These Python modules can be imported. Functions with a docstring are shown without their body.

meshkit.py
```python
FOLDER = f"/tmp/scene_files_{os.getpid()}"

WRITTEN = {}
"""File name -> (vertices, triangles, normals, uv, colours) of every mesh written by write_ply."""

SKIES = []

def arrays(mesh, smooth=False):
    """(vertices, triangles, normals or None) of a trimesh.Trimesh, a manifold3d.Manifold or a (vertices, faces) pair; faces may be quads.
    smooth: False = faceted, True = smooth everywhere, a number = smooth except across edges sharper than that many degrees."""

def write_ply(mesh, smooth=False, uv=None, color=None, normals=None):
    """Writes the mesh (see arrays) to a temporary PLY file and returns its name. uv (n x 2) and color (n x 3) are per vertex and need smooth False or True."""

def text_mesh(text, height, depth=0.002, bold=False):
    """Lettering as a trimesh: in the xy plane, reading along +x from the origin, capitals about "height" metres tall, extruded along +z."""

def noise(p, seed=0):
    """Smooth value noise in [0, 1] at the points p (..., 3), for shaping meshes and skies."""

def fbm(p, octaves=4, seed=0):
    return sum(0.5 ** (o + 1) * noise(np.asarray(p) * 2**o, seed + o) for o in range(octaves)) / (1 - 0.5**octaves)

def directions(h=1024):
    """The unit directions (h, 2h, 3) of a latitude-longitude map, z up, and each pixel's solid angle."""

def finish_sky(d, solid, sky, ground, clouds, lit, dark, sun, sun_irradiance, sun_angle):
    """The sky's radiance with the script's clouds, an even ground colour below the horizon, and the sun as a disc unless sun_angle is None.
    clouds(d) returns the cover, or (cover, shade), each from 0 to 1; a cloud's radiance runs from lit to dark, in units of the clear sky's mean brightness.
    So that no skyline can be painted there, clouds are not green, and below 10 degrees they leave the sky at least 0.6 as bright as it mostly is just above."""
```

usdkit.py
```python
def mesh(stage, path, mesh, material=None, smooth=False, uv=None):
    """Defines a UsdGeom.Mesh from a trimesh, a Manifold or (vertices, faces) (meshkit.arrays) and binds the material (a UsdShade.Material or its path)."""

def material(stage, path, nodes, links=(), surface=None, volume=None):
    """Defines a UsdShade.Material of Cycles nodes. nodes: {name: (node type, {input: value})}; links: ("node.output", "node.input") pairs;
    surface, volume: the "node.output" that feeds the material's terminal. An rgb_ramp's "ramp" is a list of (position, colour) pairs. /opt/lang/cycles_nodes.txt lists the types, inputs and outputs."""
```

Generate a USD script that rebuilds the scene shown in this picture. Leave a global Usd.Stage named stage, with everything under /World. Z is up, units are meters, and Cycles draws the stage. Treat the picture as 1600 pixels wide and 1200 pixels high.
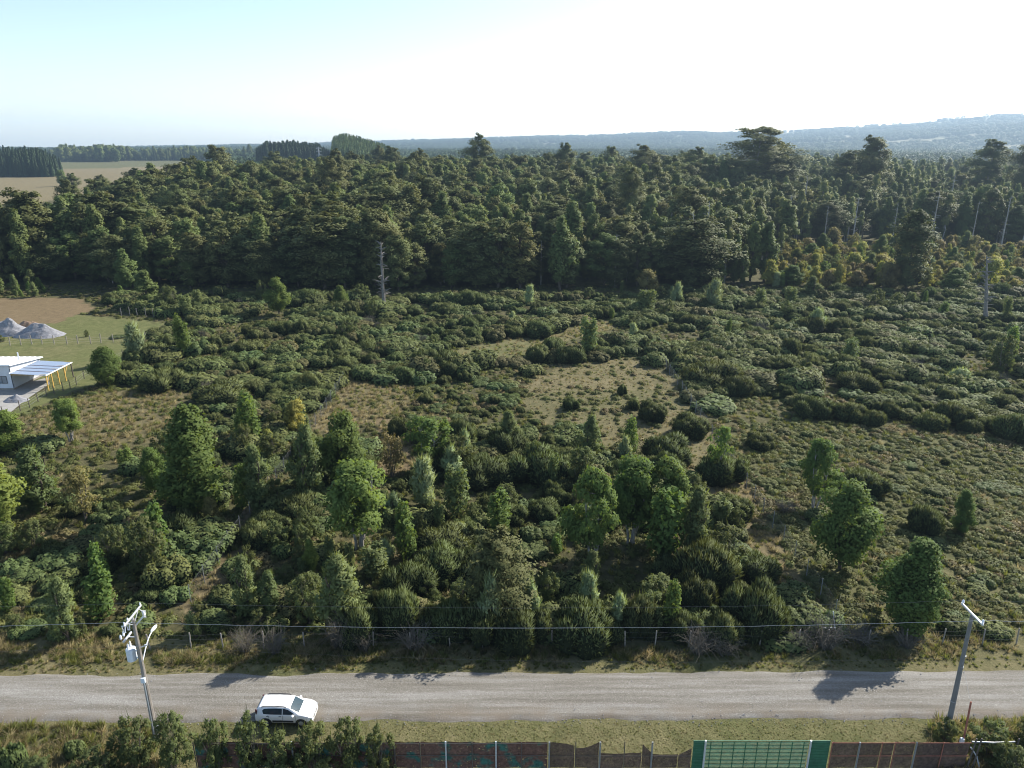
import math
import numpy as np
import trimesh
import shapely
from shapely.geometry import Polygon
import usdkit
import meshkit
from pxr import Gf, Sdf, Usd, UsdGeom, UsdLux, UsdShade, Vt

stage = Usd.Stage.CreateInMemory()
UsdGeom.SetStageUpAxis(stage, 'Z')
UsdGeom.SetStageMetersPerUnit(stage, 1.0)
UsdGeom.Xform.Define(stage, '/World')
UsdGeom.Scope.Define(stage, '/World/Looks')
T = Sdf.ValueTypeNames

# ------------------------------------------------------------------ camera, sky, sun, exposure
CAM_H = 36.0
PITCH = math.radians(18.5)
FPX = 1130.0                      # focal length in pixels of the 1600 px wide photograph
SUN_AZ = math.radians(54.0)
SUN_EL = math.radians(35.0)
SKY_STRENGTH = 0.105
SUN_INTENSITY = 1.2
EXPOSURE = 1.05
HAZE_DENSITY = 0.00008

cam = UsdGeom.Camera.Define(stage, '/World/camera')
cam.CreateHorizontalApertureAttr(36.0)
cam.CreateVerticalApertureAttr(27.0)
cam.CreateFocalLengthAttr(36.0 * FPX / 1600.0)
cam.CreateClippingRangeAttr(Gf.Vec2f(0.5, 60000.0))
cam.CreateExposureAttr(EXPOSURE)
cam.AddTranslateOp().Set(Gf.Vec3d(0, 0, CAM_H))
cam.AddRotateXOp().Set(90.0 - math.degrees(PITCH))

usdkit.material(stage, '/World/Looks/sky', {
    'sky': ('sky_texture', {'sky_type': 'single_scattering', 'sun_disc': False, 'sun_elevation': SUN_EL, 'sun_rotation': SUN_AZ,
                            'altitude': 100.0, 'air_density': 1.0, 'aerosol_density': 0.9, 'ozone_density': 1.0}),
    'bg': ('background_shader', {'strength': SKY_STRENGTH})}, [('sky.color', 'bg.color')], surface='bg.background')
dome = UsdLux.DomeLight.Define(stage, '/World/sky')
UsdShade.MaterialBindingAPI.Apply(dome.GetPrim()).Bind(UsdShade.Material.Get(stage, '/World/Looks/sky'))
dome.GetPrim().SetCustomDataByKey('kind', 'structure')
sun = UsdLux.DistantLight.Define(stage, '/World/sun')
sun.CreateNormalizeAttr(True)
sun.CreateIntensityAttr(SUN_INTENSITY)
sun.CreateAngleAttr(0.53)
sun.CreateColorAttr(Gf.Vec3f(1.0, 0.95, 0.87))
S = Gf.Vec3d(math.sin(SUN_AZ) * math.cos(SUN_EL), math.cos(SUN_AZ) * math.cos(SUN_EL), math.sin(SUN_EL))
sun.AddTransformOp().Set(Gf.Matrix4d().SetRotate(Gf.Rotation(Gf.Vec3d(0, 0, -1), -S)))

# ------------------------------------------------------------------ helpers
used = {}


def numbered(name, parent='/World'):
    k = used.get((parent, name), -1) + 1
    used[(parent, name)] = k
    return f'{parent}/{name}' if k == 0 else f'{parent}/{name}_{k:03d}'


def tag(prim, label=None, cat=None, group=None, kind=None):
    for k, v in (('label', label), ('category', cat), ('group', group), ('kind', kind)):
        if v:
            prim.SetCustomDataByKey(k, v)
    return prim


def umesh(path, mesh, mat, smooth=False):
    """A mesh prim; (vertices, faces, normals) keeps the given vertex normals."""
    if isinstance(mesh, tuple) and len(mesh) == 3:
        m = usdkit.mesh(stage, path, mesh[:2], mat, smooth=False)
        m.CreateNormalsAttr(Vt.Vec3fArray.FromNumpy(np.ascontiguousarray(mesh[2], np.float32)))
        m.SetNormalsInterpolation('vertex')
        return m
    return usdkit.mesh(stage, path, mesh, mat, smooth=smooth)


def obj(name, mesh, mat, parent='/World', smooth=False, **kw):
    """One mesh prim under parent (a path)."""
    m = umesh(numbered(name, str(parent)), mesh, mat, smooth)
    tag(m.GetPrim(), **kw)
    return m.GetPrim()


def thing(name, label, cat, loc=(0, 0, 0), rz=0.0, group=None, kind=None):
    x = UsdGeom.Xform.Define(stage, numbered(name))
    x.AddTranslateOp().Set(Gf.Vec3d(*map(float, loc)))
    if rz:
        x.AddRotateZOp().Set(float(rz))
    tag(x.GetPrim(), label, cat, group, kind)
    return str(x.GetPath())


stage.CreateClassPrim('/Kinds')


def kind_class(name, parts):
    """A class prim whose meshes are the parts: [(part name, mesh, material, smooth)]."""
    path = '/Kinds/' + name
    stage.CreateClassPrim(path)
    seen = {}
    for pname, mesh, mat, sm in parts:
        k = seen.get(pname, -1) + 1
        seen[pname] = k
        umesh(f'{path}/{pname}' + (f'_{k:03d}' if k else ''), mesh, mat, sm)
    return path


def place(cls, name, label, cat, loc, rz, sc, group=None):
    x = UsdGeom.Xform.Define(stage, numbered(name))
    x.AddTranslateOp().Set(Gf.Vec3d(*map(float, loc)))
    x.AddRotateZOp().Set(float(rz))
    sc = (sc, sc, sc) if np.ndim(sc) == 0 else sc
    x.AddScaleOp().Set(Gf.Vec3f(*map(float, sc)))
    p = x.GetPrim()
    p.GetReferences().AddInternalReference(cls)
    p.SetInstanceable(True)
    tag(p, label, cat, group)
    return p


def scatter(name, protos, idx, pos, rz, sc, label, cat):
    """Uncountable cover: one point instancer. protos: [[(part, mesh, material, smooth), ...], ...]"""
    pi = UsdGeom.PointInstancer.Define(stage, numbered(name))
    base = str(pi.GetPath())
    rel = pi.CreatePrototypesRel()
    for k, parts in enumerate(protos):
        pp = f'{base}/{name}_kind' + (f'_{k:03d}' if k else '')
        UsdGeom.Xform.Define(stage, pp)
        for pname, mesh, mat, sm in parts:
            umesh(f'{pp}/{pname}', mesh, mat, sm)
        rel.AddTarget(pp)
    n = len(pos)
    sc = np.asarray(sc, np.float32)
    if sc.ndim == 1:
        sc = np.repeat(sc[:, None], 3, 1)
    a = np.radians(np.asarray(rz)) / 2
    q = Vt.QuathArray([Gf.Quath(float(math.cos(t)), 0.0, 0.0, float(math.sin(t))) for t in a])
    pi.CreateProtoIndicesAttr(Vt.IntArray.FromNumpy(np.asarray(idx, np.int32)))
    pi.CreatePositionsAttr(Vt.Vec3fArray.FromNumpy(np.asarray(pos, np.float32)))
    pi.CreateOrientationsAttr(q)
    pi.CreateScalesAttr(Vt.Vec3fArray.FromNumpy(np.ascontiguousarray(sc)))
    tag(pi.GetPrim(), label, cat, None, 'stuff')


CP, SP = math.cos(PITCH), math.sin(PITCH)


def ground_at(px, py, z=0.0):
    """Where a line of sight of the survey photo (1600 x 1200) meets the level z."""
    px, py = np.asarray(px, float), np.asarray(py, float)
    dx, dz = (px - 800) / FPX, -(py - 600) / FPX
    wy, wz = CP + SP * dz, -SP + CP * dz
    t = (z - CAM_H) / wz
    return np.stack([dx * t, wy * t], -1)


def to_px(x, y, z=0.0):
    ax = y * CP + (CAM_H - z) * SP
    up = (z - CAM_H) * CP + y * SP
    return 800 + FPX * x / ax, 600 - FPX * up / ax


def height_above(px_y_top, Y):
    """Height of a point seen at photo row px_y_top standing at distance Y."""
    return CAM_H - Y * math.tan(PITCH + math.atan((px_y_top - 600) / FPX))


def area(pts):
    return Polygon([tuple(ground_at(a, b)) for a, b in pts])


def inside(poly, x, y):
    return shapely.contains_xy(poly, x, y)


def tube(points, radii, sides=5, cap=True):
    p = np.asarray(points, float)
    r = np.broadcast_to(np.asarray(radii, float), (len(p),))
    t = np.gradient(p, axis=0)
    t /= np.linalg.norm(t, axis=1, keepdims=True) + 1e-12
    ref = np.where(np.abs(t[:, 2:]) < 0.9, [0, 0, 1.0], [1.0, 0, 0])
    a = np.cross(t, ref)
    a /= np.linalg.norm(a, axis=1, keepdims=True) + 1e-12
    b = np.cross(t, a)
    g = np.arange(sides) * 2 * np.pi / sides
    v = p[:, None] + r[:, None, None] * (np.cos(g)[None, :, None] * a[:, None] + np.sin(g)[None, :, None] * b[:, None])
    i, j = np.meshgrid(np.arange(len(p) - 1), np.arange(sides), indexing='ij')
    q = np.stack([i * sides + j, i * sides + (j + 1) % sides, (i + 1) * sides + (j + 1) % sides, (i + 1) * sides + j], -1).reshape(-1, 4)
    f = np.vstack([q[:, [0, 2, 1]], q[:, [0, 3, 2]]])
    if cap and sides > 2:
        n = (len(p) - 1) * sides
        f = np.vstack([f, [[0, k, k + 1] for k in range(1, sides - 1)], [[n, n + k + 1, n + k] for k in range(1, sides - 1)]])
    return v.reshape(-1, 3), f


def join(parts):
    vs, fs, ns, n = [], [], [], 0
    for v, f, *nn in parts:
        vs.append(np.asarray(v, float))
        fs.append(np.asarray(f) + n)
        ns += nn
        n += len(v)
    out = np.vstack(vs), np.vstack(fs)
    return out + (np.vstack(ns),) if ns else out


def box(cx, cy, cz, sx, sy, sz, bevel=0.0):
    if bevel:
        b = bevel
        pts = []
        for ix in (-1, 1):
            for iy in (-1, 1):
                for iz in (-1, 1):
                    h = np.array([sx, sy, sz]) / 2 * [ix, iy, iz]
                    for k in range(3):
                        q = h - b * np.array([ix, iy, iz])
                        q[k] = h[k]
                        pts.append(q)
        m = trimesh.convex.convex_hull(np.array(pts))
    else:
        m = trimesh.creation.box([sx, sy, sz])
    return np.array(m.vertices) + [cx, cy, cz], np.array(m.faces)


def cyl(p0, p1, r, sides=12, r2=None):
    return tube([p0, p1], [r, r if r2 is None else r2], sides)


def unit(v):
    return v / (np.linalg.norm(v, axis=-1, keepdims=True) + 1e-9)


def leaves(P, N, size, rng, aspect=1.5, form=None, mixf=0.7):
    """Diamond leaves (or leaf sprays): two triangles each, shaded softly along the form of their spray."""
    n = len(P)
    size = np.broadcast_to(size, (n,))
    N = unit(N)
    if form is not None:
        form = unit(form)
        N = np.where((N * form).sum(1, keepdims=True) < 0, -N, N)
    a = unit(np.cross(N, rng.normal(size=(n, 3))))
    b = np.cross(N, a)
    s = size[:, None]
    fold = N * s * 0.18
    v = np.stack([P + a * s * aspect / 2 - fold, P + b * s / 2, P - a * s * aspect / 2 - fold, P - b * s / 2], 1).reshape(-1, 3)
    k = np.arange(n)[:, None] * 4
    f = np.vstack([k + [0, 1, 3], k + [1, 2, 3]])
    nn = N if form is None else unit(form * mixf + N * (1 - mixf))
    return v, f, np.repeat(nn, 4, 0)


def spikes(P, D, length, width, rng, form=None, mixf=0.8):
    """Thin upright shoots: one triangle each."""
    n = len(P)
    D = unit(D)
    a = unit(np.cross(D, rng.normal(size=(n, 3))))
    L = np.broadcast_to(length, (n,))[:, None]
    w = np.broadcast_to(width, (n,))[:, None] / 2
    N = np.cross(a, D)
    form = N if form is None else unit(form)
    flip = (N * form).sum(1, keepdims=True) < 0
    a = np.where(flip, -a, a)
    N = np.where(flip, -N, N)
    v = np.stack([P - a * w, P + a * w, P + D * L], 1).reshape(-1, 3)
    return v, np.arange(3 * n).reshape(-1, 3), np.repeat(unit(form * mixf + N * (1 - mixf)), 3, 0)


def sphere_dirs(n, rng):
    return unit(rng.normal(size=(n, 3)))


# ------------------------------------------------------------------ materials
def mat_plain(name, color, rough=0.6, metallic=0.0, spec=0.5, noise=0.0, scale=3.0, coat=0.0):
    nodes = {'p': ('principled_bsdf', {'base_color': color, 'roughness': rough, 'metallic': metallic, 'specular_ior_level': spec, 'coat_weight': coat})}
    links = []
    if noise:
        nodes['tc'] = ('texture_coordinate', {})
        nodes['n'] = ('noise_texture', {'scale': scale, 'detail': 5.0, 'roughness': 0.6})
        nodes['r'] = ('rgb_ramp', {'ramp': [(0.25, tuple(c * (1 - noise) for c in color)), (0.75, tuple(min(1, c * (1 + noise)) for c in color))]})
        links = [('tc.object', 'n.vector'), ('n.fac', 'r.fac'), ('r.color', 'p.base_color')]
    return usdkit.material(stage, '/World/Looks/' + name, nodes, links, surface='p.BSDF')


def mat_leaf(name, dark, light, trans=0.3, tint=(1.25, 1.2, 0.6), rough=0.55, spread=0.16, hue=0.012, spec=0.3):
    """Foliage: tone differs from leaf to leaf and from plant to plant; thin leaves let light through."""
    dark, light = (tuple(min(0.4, c * GAIN * t) for c, t in zip(col, (1.05, 1.04, 0.70))) for col in (dark, light))
    spec, rough, trans = spec * 0.4, 0.7, min(0.5, trans * 1.3)
    nodes = {
        'g': ('geometry', {}), 'oi': ('object_info', {}),
        'r': ('rgb_ramp', {'ramp': [(0.0, dark), (0.6, tuple((a + b) / 2 for a, b in zip(dark, light))), (1.0, light)]}),
        'v': ('map_range', {'from_min': 0.0, 'from_max': 1.0, 'to_min': 1 - spread, 'to_max': 1 + spread}),
        'w': ('math', {'math_type': 'fraction'}), 'w7': ('math', {'math_type': 'multiply', 'value2': 7.31}),
        'hh': ('map_range', {'from_min': 0.0, 'from_max': 1.0, 'to_min': 0.5 - hue, 'to_max': 0.5 + hue}),
        'hsv': ('hsv', {'saturation': 0.90, 'fac': 1.0}),
        'tm': ('mix', {'mix_type': 'multiply', 'fac': 1.0, 'color2': tint}),
        'p': ('principled_bsdf', {'roughness': rough, 'specular_ior_level': spec}),
        't': ('translucent_bsdf', {}), 'm': ('mix_closure', {'fac': trans})}
    links = [('g.random_per_island', 'r.fac'), ('oi.random', 'v.value'), ('oi.random', 'w7.value1'), ('w7.value', 'w.value1'), ('w.value', 'hh.value'),
             ('r.color', 'hsv.color'), ('v.result', 'hsv.value'), ('hh.result', 'hsv.hue'), ('hsv.color', 'p.base_color'), ('hsv.color', 'tm.color1'),
             ('tm.color', 't.color'), ('p.BSDF', 'm.closure1'), ('t.BSDF', 'm.closure2')]
    return usdkit.material(stage, '/World/Looks/' + name, nodes, links, surface='m.closure')


GAIN = 2.4
M = {}
M['leaf_bright'] = mat_leaf('leaf_bright', (0.042, 0.062, 0.017), (0.105, 0.135, 0.036), 0.28)
M['leaf_lime'] = mat_leaf('leaf_lime', (0.060, 0.080, 0.018), (0.115, 0.140, 0.034), 0.28)
M['leaf_mid'] = mat_leaf('leaf_mid', (0.045, 0.07, 0.02), (0.11, 0.14, 0.045), 0.33)
M['leaf_shrub'] = mat_leaf('leaf_shrub', (0.042, 0.052, 0.024), (0.165, 0.17, 0.09), 0.30)
M['leaf_grey'] = mat_leaf('leaf_grey', (0.054, 0.070, 0.034), (0.135, 0.155, 0.085), 0.28)
M['leaf_silver'] = mat_leaf('leaf_silver', (0.10, 0.125, 0.085), (0.24, 0.26, 0.19), 0.25)
M['leaf_autumn'] = mat_leaf('leaf_autumn', (0.075, 0.066, 0.030), (0.155, 0.130, 0.062), 0.25, hue=0.02)
M['leaf_yellow'] = mat_leaf('leaf_yellow', (0.105, 0.102, 0.028), (0.235, 0.215, 0.062), 0.32, spread=0.3, hue=0.02)
M['leaf_coigue'] = mat_leaf('leaf_coigue', (0.042, 0.048, 0.021), (0.125, 0.126, 0.055), 0.16, hue=0.02, spread=0.22)
M['leaf_olive'] = mat_leaf('leaf_olive', (0.050, 0.052, 0.021), (0.150, 0.145, 0.058), 0.2, hue=0.02, spread=0.22)
M['leaf_forest'] = mat_leaf('leaf_forest', (0.044, 0.058, 0.021), (0.12, 0.14, 0.054), 0.2, hue=0.015, spread=0.22)
M['leaf_pole'] = mat_leaf('leaf_pole', (0.062, 0.073, 0.033), (0.17, 0.18, 0.085), 0.22, hue=0.02, spread=0.25)
M['leaf_pine'] = mat_leaf('leaf_pine', (0.012, 0.022, 0.010), (0.035, 0.05, 0.022), 0.12)
M['leaf_plantation'] = mat_leaf('leaf_plantation', (0.045, 0.065, 0.028), (0.10, 0.13, 0.06), 0.2)
M['leaf_far'] = mat_leaf('leaf_far', (0.015, 0.026, 0.014), (0.04, 0.055, 0.03), 0.12, spread=0.3)
M['gorse'] = mat_leaf('gorse', (0.037, 0.047, 0.021), (0.118, 0.130, 0.060), 0.13, spread=0.22, hue=0.018, spec=0.35)
M['scrub'] = mat_leaf('scrub', (0.043, 0.051, 0.021), (0.120, 0.126, 0.052), 0.13, spread=0.25, hue=0.02)
M['scrub_brown'] = mat_leaf('scrub_brown', (0.046, 0.045, 0.022), (0.108, 0.102, 0.050), 0.13, spread=0.25, hue=0.02)
M['scrub_light'] = mat_leaf('scrub_light', (0.046, 0.056, 0.022), (0.125, 0.135, 0.055), 0.16, spread=0.2, hue=0.02)
M['bramble'] = mat_leaf('bramble', (0.036, 0.050, 0.019), (0.105, 0.13, 0.05), 0.16, spec=0.5)
M['heath'] = mat_leaf('heath', (0.042, 0.046, 0.018), (0.092, 0.094, 0.036), 0.2, spread=0.3, hue=0.02)
M['heath_brown'] = mat_leaf('heath_brown', (0.055, 0.046, 0.026), (0.125, 0.105, 0.058), 0.15, spread=0.3, hue=0.015)
M['grass_green'] = mat_leaf('grass_green', (0.055, 0.062, 0.022), (0.125, 0.128, 0.048), 0.35, spread=0.25, hue=0.015)
M['grass_dry'] = mat_leaf('grass_dry', (0.11, 0.092, 0.062), (0.24, 0.20, 0.14), 0.3, (1.1, 1.05, 0.85), spread=0.25, hue=0.012)
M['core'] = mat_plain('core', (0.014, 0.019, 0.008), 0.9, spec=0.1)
M['bark'] = mat_plain('bark', (0.075, 0.06, 0.045), 0.9, spec=0.15, noise=0.5, scale=4)
M['bark_pale'] = mat_plain('bark_pale', (0.26, 0.24, 0.21), 0.85, spec=0.15, noise=0.45, scale=2.5)
M['dead_wood'] = mat_plain('dead_wood', (0.17, 0.155, 0.14), 0.9, spec=0.1, noise=0.4, scale=3)
M['twig'] = mat_plain('twig', (0.115, 0.102, 0.082), 0.9, spec=0.1, noise=0.3, scale=3)

# ------------------------------------------------------------------ plants
def limb(p0, p1, r0, r1, rng, sides=4, sag=0.12, n=4):
    p0, p1 = np.asarray(p0, float), np.asarray(p1, float)
    t = np.linspace(0, 1, n)[:, None]
    L = np.linalg.norm(p1 - p0)
    mid = rng.normal(size=3) * L * sag * 0.4 + [0, 0, L * sag]
    return tube(p0 + (p1 - p0) * t + mid * (4 * t * (1 - t)), np.linspace(r0, r1, n), sides)


def broadleaf(h, w, base, n_lumps, n_leaf, size, seed, r_lump=(0.13, 0.22), top=0.8, hollow=0.45, updir=0.35, stretch=1.0, trunk_r=None, stems=1, shoots=0.0, boxy=False):
    """Trunk, limbs and a crown of leaf lumps inside an uneven egg."""
    rng = np.random.default_rng(seed)
    H = h - base
    lop = rng.uniform(0, 6.28)
    C, R = [], []
    while len(C) < n_lumps:
        u = rng.uniform(0.04, 0.97)
        prof = (math.sin(math.pi * min(1, u * 0.9 + 0.06)) ** 0.65) * (1 - (1 - top) * u)
        if boxy:
            prof = (1 - abs(2 * u - 0.8) ** 3.0 * 0.45)
        rr = w / 2 * prof * math.sqrt(rng.uniform(hollow ** 2, 1)) * rng.uniform(0.75, 1.08)
        a = rng.uniform(0, 2 * math.pi)
        r = w * rng.uniform(*r_lump) * (0.75 + 0.35 * prof)
        rr = max(0, rr - r * 0.6) * (1 + 0.28 * math.cos(a - lop) * (1 if u > 0.3 else 0.4))
        C.append([rr * math.cos(a), rr * math.sin(a), base + H * u - r * 0.2])
        R.append(r)
    C, R = np.array(C), np.array(R)
    C[:, 2] = np.clip(C[:, 2], R * 0.5, h - R * 0.75 * stretch)
    per = np.maximum(6, (n_leaf * R ** 2 / (R ** 2).sum()).astype(int))
    k = np.repeat(np.arange(n_lumps), per)
    d = sphere_dirs(len(k), rng)
    d[:, 2] = np.where(d[:, 2] < -0.45, -d[:, 2], d[:, 2])
    rad = R[k] * rng.uniform(0.5, 1.12, len(k)) * (0.66 + 0.66 * meshkit.noise(d * 2.6 + C[k] * 3.1, seed))
    P = C[k] + d * rad[:, None] * [1, 1, stretch]
    N = d * 0.8 + rng.normal(size=d.shape) * 0.55 + [0, 0, updir]
    axis_out = (C[k] - [0, 0, base + H * 0.4]) / [w / 2, w / 2, H / 2]
    form = d * 0.75 + axis_out * 0.55 + [0, 0, 0.15]
    crown = [leaves(P, N, size * rng.uniform(0.6, 1.35, len(k)), rng, 1.5, form, 0.68)]
    if shoots:
        m = int(n_leaf * shoots)
        kk = rng.integers(0, n_lumps, m)
        dd = unit(sphere_dirs(m, rng) + [0, 0, 0.7])
        crown.append(spikes(C[kk] + dd * R[kk][:, None] * 0.9, dd + [0, 0, 1.0], rng.uniform(0.25, 0.75, m), size * 0.5, rng, dd))
    tr = trunk_r or (0.018 * h + 0.03)
    wood = []
    for s in range(stems):
        a = rng.uniform(0, 6.28)
        off = np.array([math.cos(a), math.sin(a), 0]) * (0 if stems == 1 else w * 0.10)
        tip = off * 2.2 + np.array([rng.normal() * 0.04 * w, rng.normal() * 0.04 * w, base + H * 0.8])
        zz = np.linspace(-0.3, 1, 7)
        wob = rng.normal(size=(7, 3)) * [0.012 * h, 0.012 * h, 0]
        wob[0] = wob[1] = 0
        line = off * 0.4 + (tip - off * 0.4) * np.clip(zz, 0, 1)[:, None] + wob
        line[0, 2] = -0.25
        wood.append(tube(line, np.linspace(tr * 1.15, tr * 0.25, 7), 7))
        for i in range(s, n_lumps, stems):
            zz0 = np.clip(C[i, 2] - rng.uniform(0.1, 0.3) * H, base * 0.5, base + H * 0.75)
            f = np.clip(zz0 / (base + H * 0.8), 0, 1)
            p0 = off * 0.4 + (tip - off * 0.4) * f
            wood.append(limb(p0, C[i], tr * 0.36 * (1 - 0.5 * f), tr * 0.08, rng))
    return {'crown': join(crown), 'trunk': join(wood)}


def coigue(h, w, seed, bare=0.18, flat=0.5, tiers=11, size=0.5, pads_n=48, tip=0.3, peak=0.45):
    """Tiered evergreen: flat sprays of foliage on spreading branches."""
    rng = np.random.default_rng(seed)
    trunk_r = 0.014 * h + 0.08
    lean = rng.normal(size=2) * 0.02 * h
    axis = lambda z: np.array([lean[0] * (z / h) ** 2, lean[1] * (z / h) ** 2, z])
    zs = np.linspace(-0.02 * h, h * 0.97, 8)
    wood = [tube([axis(z) for z in zs], np.linspace(trunk_r, trunk_r * 0.15, 8), 6)]
    P, N, Sz, Fm = [], [], [], []
    lop = rng.uniform(0, 6.28)
    for t in range(tiers):
        u = (t + rng.uniform(-0.3, 0.3)) / (tiers - 1)
        u = float(np.clip(u, 0, 1))
        z = h * (bare + (0.985 - bare) * u)
        prof = (1 - (abs(u - peak) / (peak if u < peak else 1 - peak)) ** (2 if u < peak else 2.8) * (0.4 if u < peak else 1 - tip))
        R = w / 2 * prof * rng.uniform(0.78, 1.15)
        nb = rng.integers(5, 8) if R > 0.12 * w else 4
        a0 = rng.uniform(0, 6.28)
        for b in range(nb):
            a = a0 + b * 6.283 / nb + rng.normal() * 0.25
            L = R * rng.uniform(0.55, 1.15) * (1 + 0.18 * math.cos(a - lop))
            rise = L * rng.uniform(-0.02, 0.28) + (0.2 if u > 0.9 else 0.0) - 0.30 * h / tiers * rng.uniform(-1, 1)
            tipp = axis(z) + [L * math.cos(a), L * math.sin(a), rise]
            wood.append(limb(axis(z), tipp, trunk_r * 0.28 * (1 - 0.6 * u), 0.02, rng, 3, 0.05, 3))
            for f in (0.4, 0.72, 1.0):
                if f < 0.5 and rng.random() < 0.35:
                    continue
                c = axis(z) + (tipp - axis(z)) * f + rng.normal(size=3) * 0.12 * w * 0.3
                pr = max(0.35, L * rng.uniform(0.24, 0.40)) + 0.25
                m = int(pads_n * (0.6 + 0.5 * pr / (0.12 * w + 0.3)))
                q = rng.normal(size=(m, 3)) * 0.5
                q = q / np.maximum(1, np.linalg.norm(q, axis=1, keepdims=True))
                q *= [pr, pr, pr * flat]
                q[:, 2] -= 0.18 * (q[:, 0] ** 2 + q[:, 1] ** 2) / pr
                P.append(c + q)
                N.append(rng.normal(size=(m, 3)) * 0.5 + [0.35 * math.cos(a), 0.35 * math.sin(a), 1.0])
                Sz.append(size * rng.uniform(0.55, 1.3, m))
                Fm.append(np.stack([q[:, 0] / pr * 0.5 + 0.35 * math.cos(a), q[:, 1] / pr * 0.5 + 0.35 * math.sin(a), q[:, 2] / (pr * flat) * 0.5 + 0.55], 1))
    P, N, Sz = np.vstack(P), np.vstack(N), np.concatenate(Sz)
    return {'crown': leaves(P, N, Sz, rng, 1.7, np.vstack(Fm), 0.72), 'trunk': join(wood)}


def dome_bush(w, h, seed, n_sub=8, n_sp=3200, length=0.24, width=0.07, leafy=False, leaf=0.12, upright=0.55, elong=1.0):
    """A rounded bush of several swellings, bristling with shoots (or leafy)."""
    rng = np.random.default_rng(seed)
    C = [[0, 0, h * 0.32]]
    R = [min(w * 0.36, h * 0.75)]
    for i in range(n_sub - 1):
        a = i * 2.4 + rng.uniform(-0.5, 0.5)
        r = w * rng.uniform(0.16, 0.27)
        d = w / 2 - r * rng.uniform(0.75, 1.05)
        C.append([d * math.cos(a), d * math.sin(a), h * rng.uniform(0.18, 0.52)])
        R.append(r)
    C, R = np.array(C), np.array(R)
    C[:, 0] *= elong
    zs = np.minimum(1.15, (h - C[:, 2]) / R) * rng.uniform(0.86, 1.0, len(R))
    ico = trimesh.creation.icosphere(2)
    iv, jf = np.array(ico.vertices), np.array(ico.faces)
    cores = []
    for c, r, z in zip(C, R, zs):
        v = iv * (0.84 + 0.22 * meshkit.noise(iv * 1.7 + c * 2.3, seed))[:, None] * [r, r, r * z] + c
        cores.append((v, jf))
    k = np.repeat(np.arange(len(R)), (n_sp * R ** 2 / (R ** 2).sum()).astype(int))
    d = sphere_dirs(len(k), rng)
    d[:, 2] = np.where(d[:, 2] < -0.35, -d[:, 2], d[:, 2])
    amp = 0.84 + 0.22 * meshkit.noise(d * 1.7 + C[k] * 2.3, seed)
    if leafy:
        amp = amp * (0.85 + 0.3 * meshkit.noise(d * 4.5 + C[k] * 1.3, seed + 1))
    P = C[k] + d * (R[k] * amp)[:, None] * np.stack([np.ones(len(k)), np.ones(len(k)), zs[k]], 1)
    keep = P[:, 2] > -0.02
    for i in range(len(R)):     # no shoots inside a neighbouring swelling
        q = (P - C[i]) / np.array([R[i], R[i], R[i] * zs[i]])
        keep &= ~((k != i) & (np.linalg.norm(q, axis=1) < 0.82))
    P, d = P[keep], d[keep]
    if leafy:
        P = P + d * rng.uniform(-0.08, 0.12, len(P))[:, None]
        fol = leaves(P, d + rng.normal(size=d.shape) * 0.5 + [0, 0, 0.4], leaf * rng.uniform(0.6, 1.4, len(P)), rng, 1.4, d + [0, 0, 0.1], 0.72)
    else:
        fol = spikes(P - d * 0.03, d + [0, 0, upright] + rng.normal(size=d.shape) * 0.3, length * rng.uniform(0.5, 1.5, len(P)), width * rng.uniform(0.7, 1.3, len(P)), rng, d + [0, 0, 0.1], 0.8)
    return {'foliage': fol, 'core': join(cores)}


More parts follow.
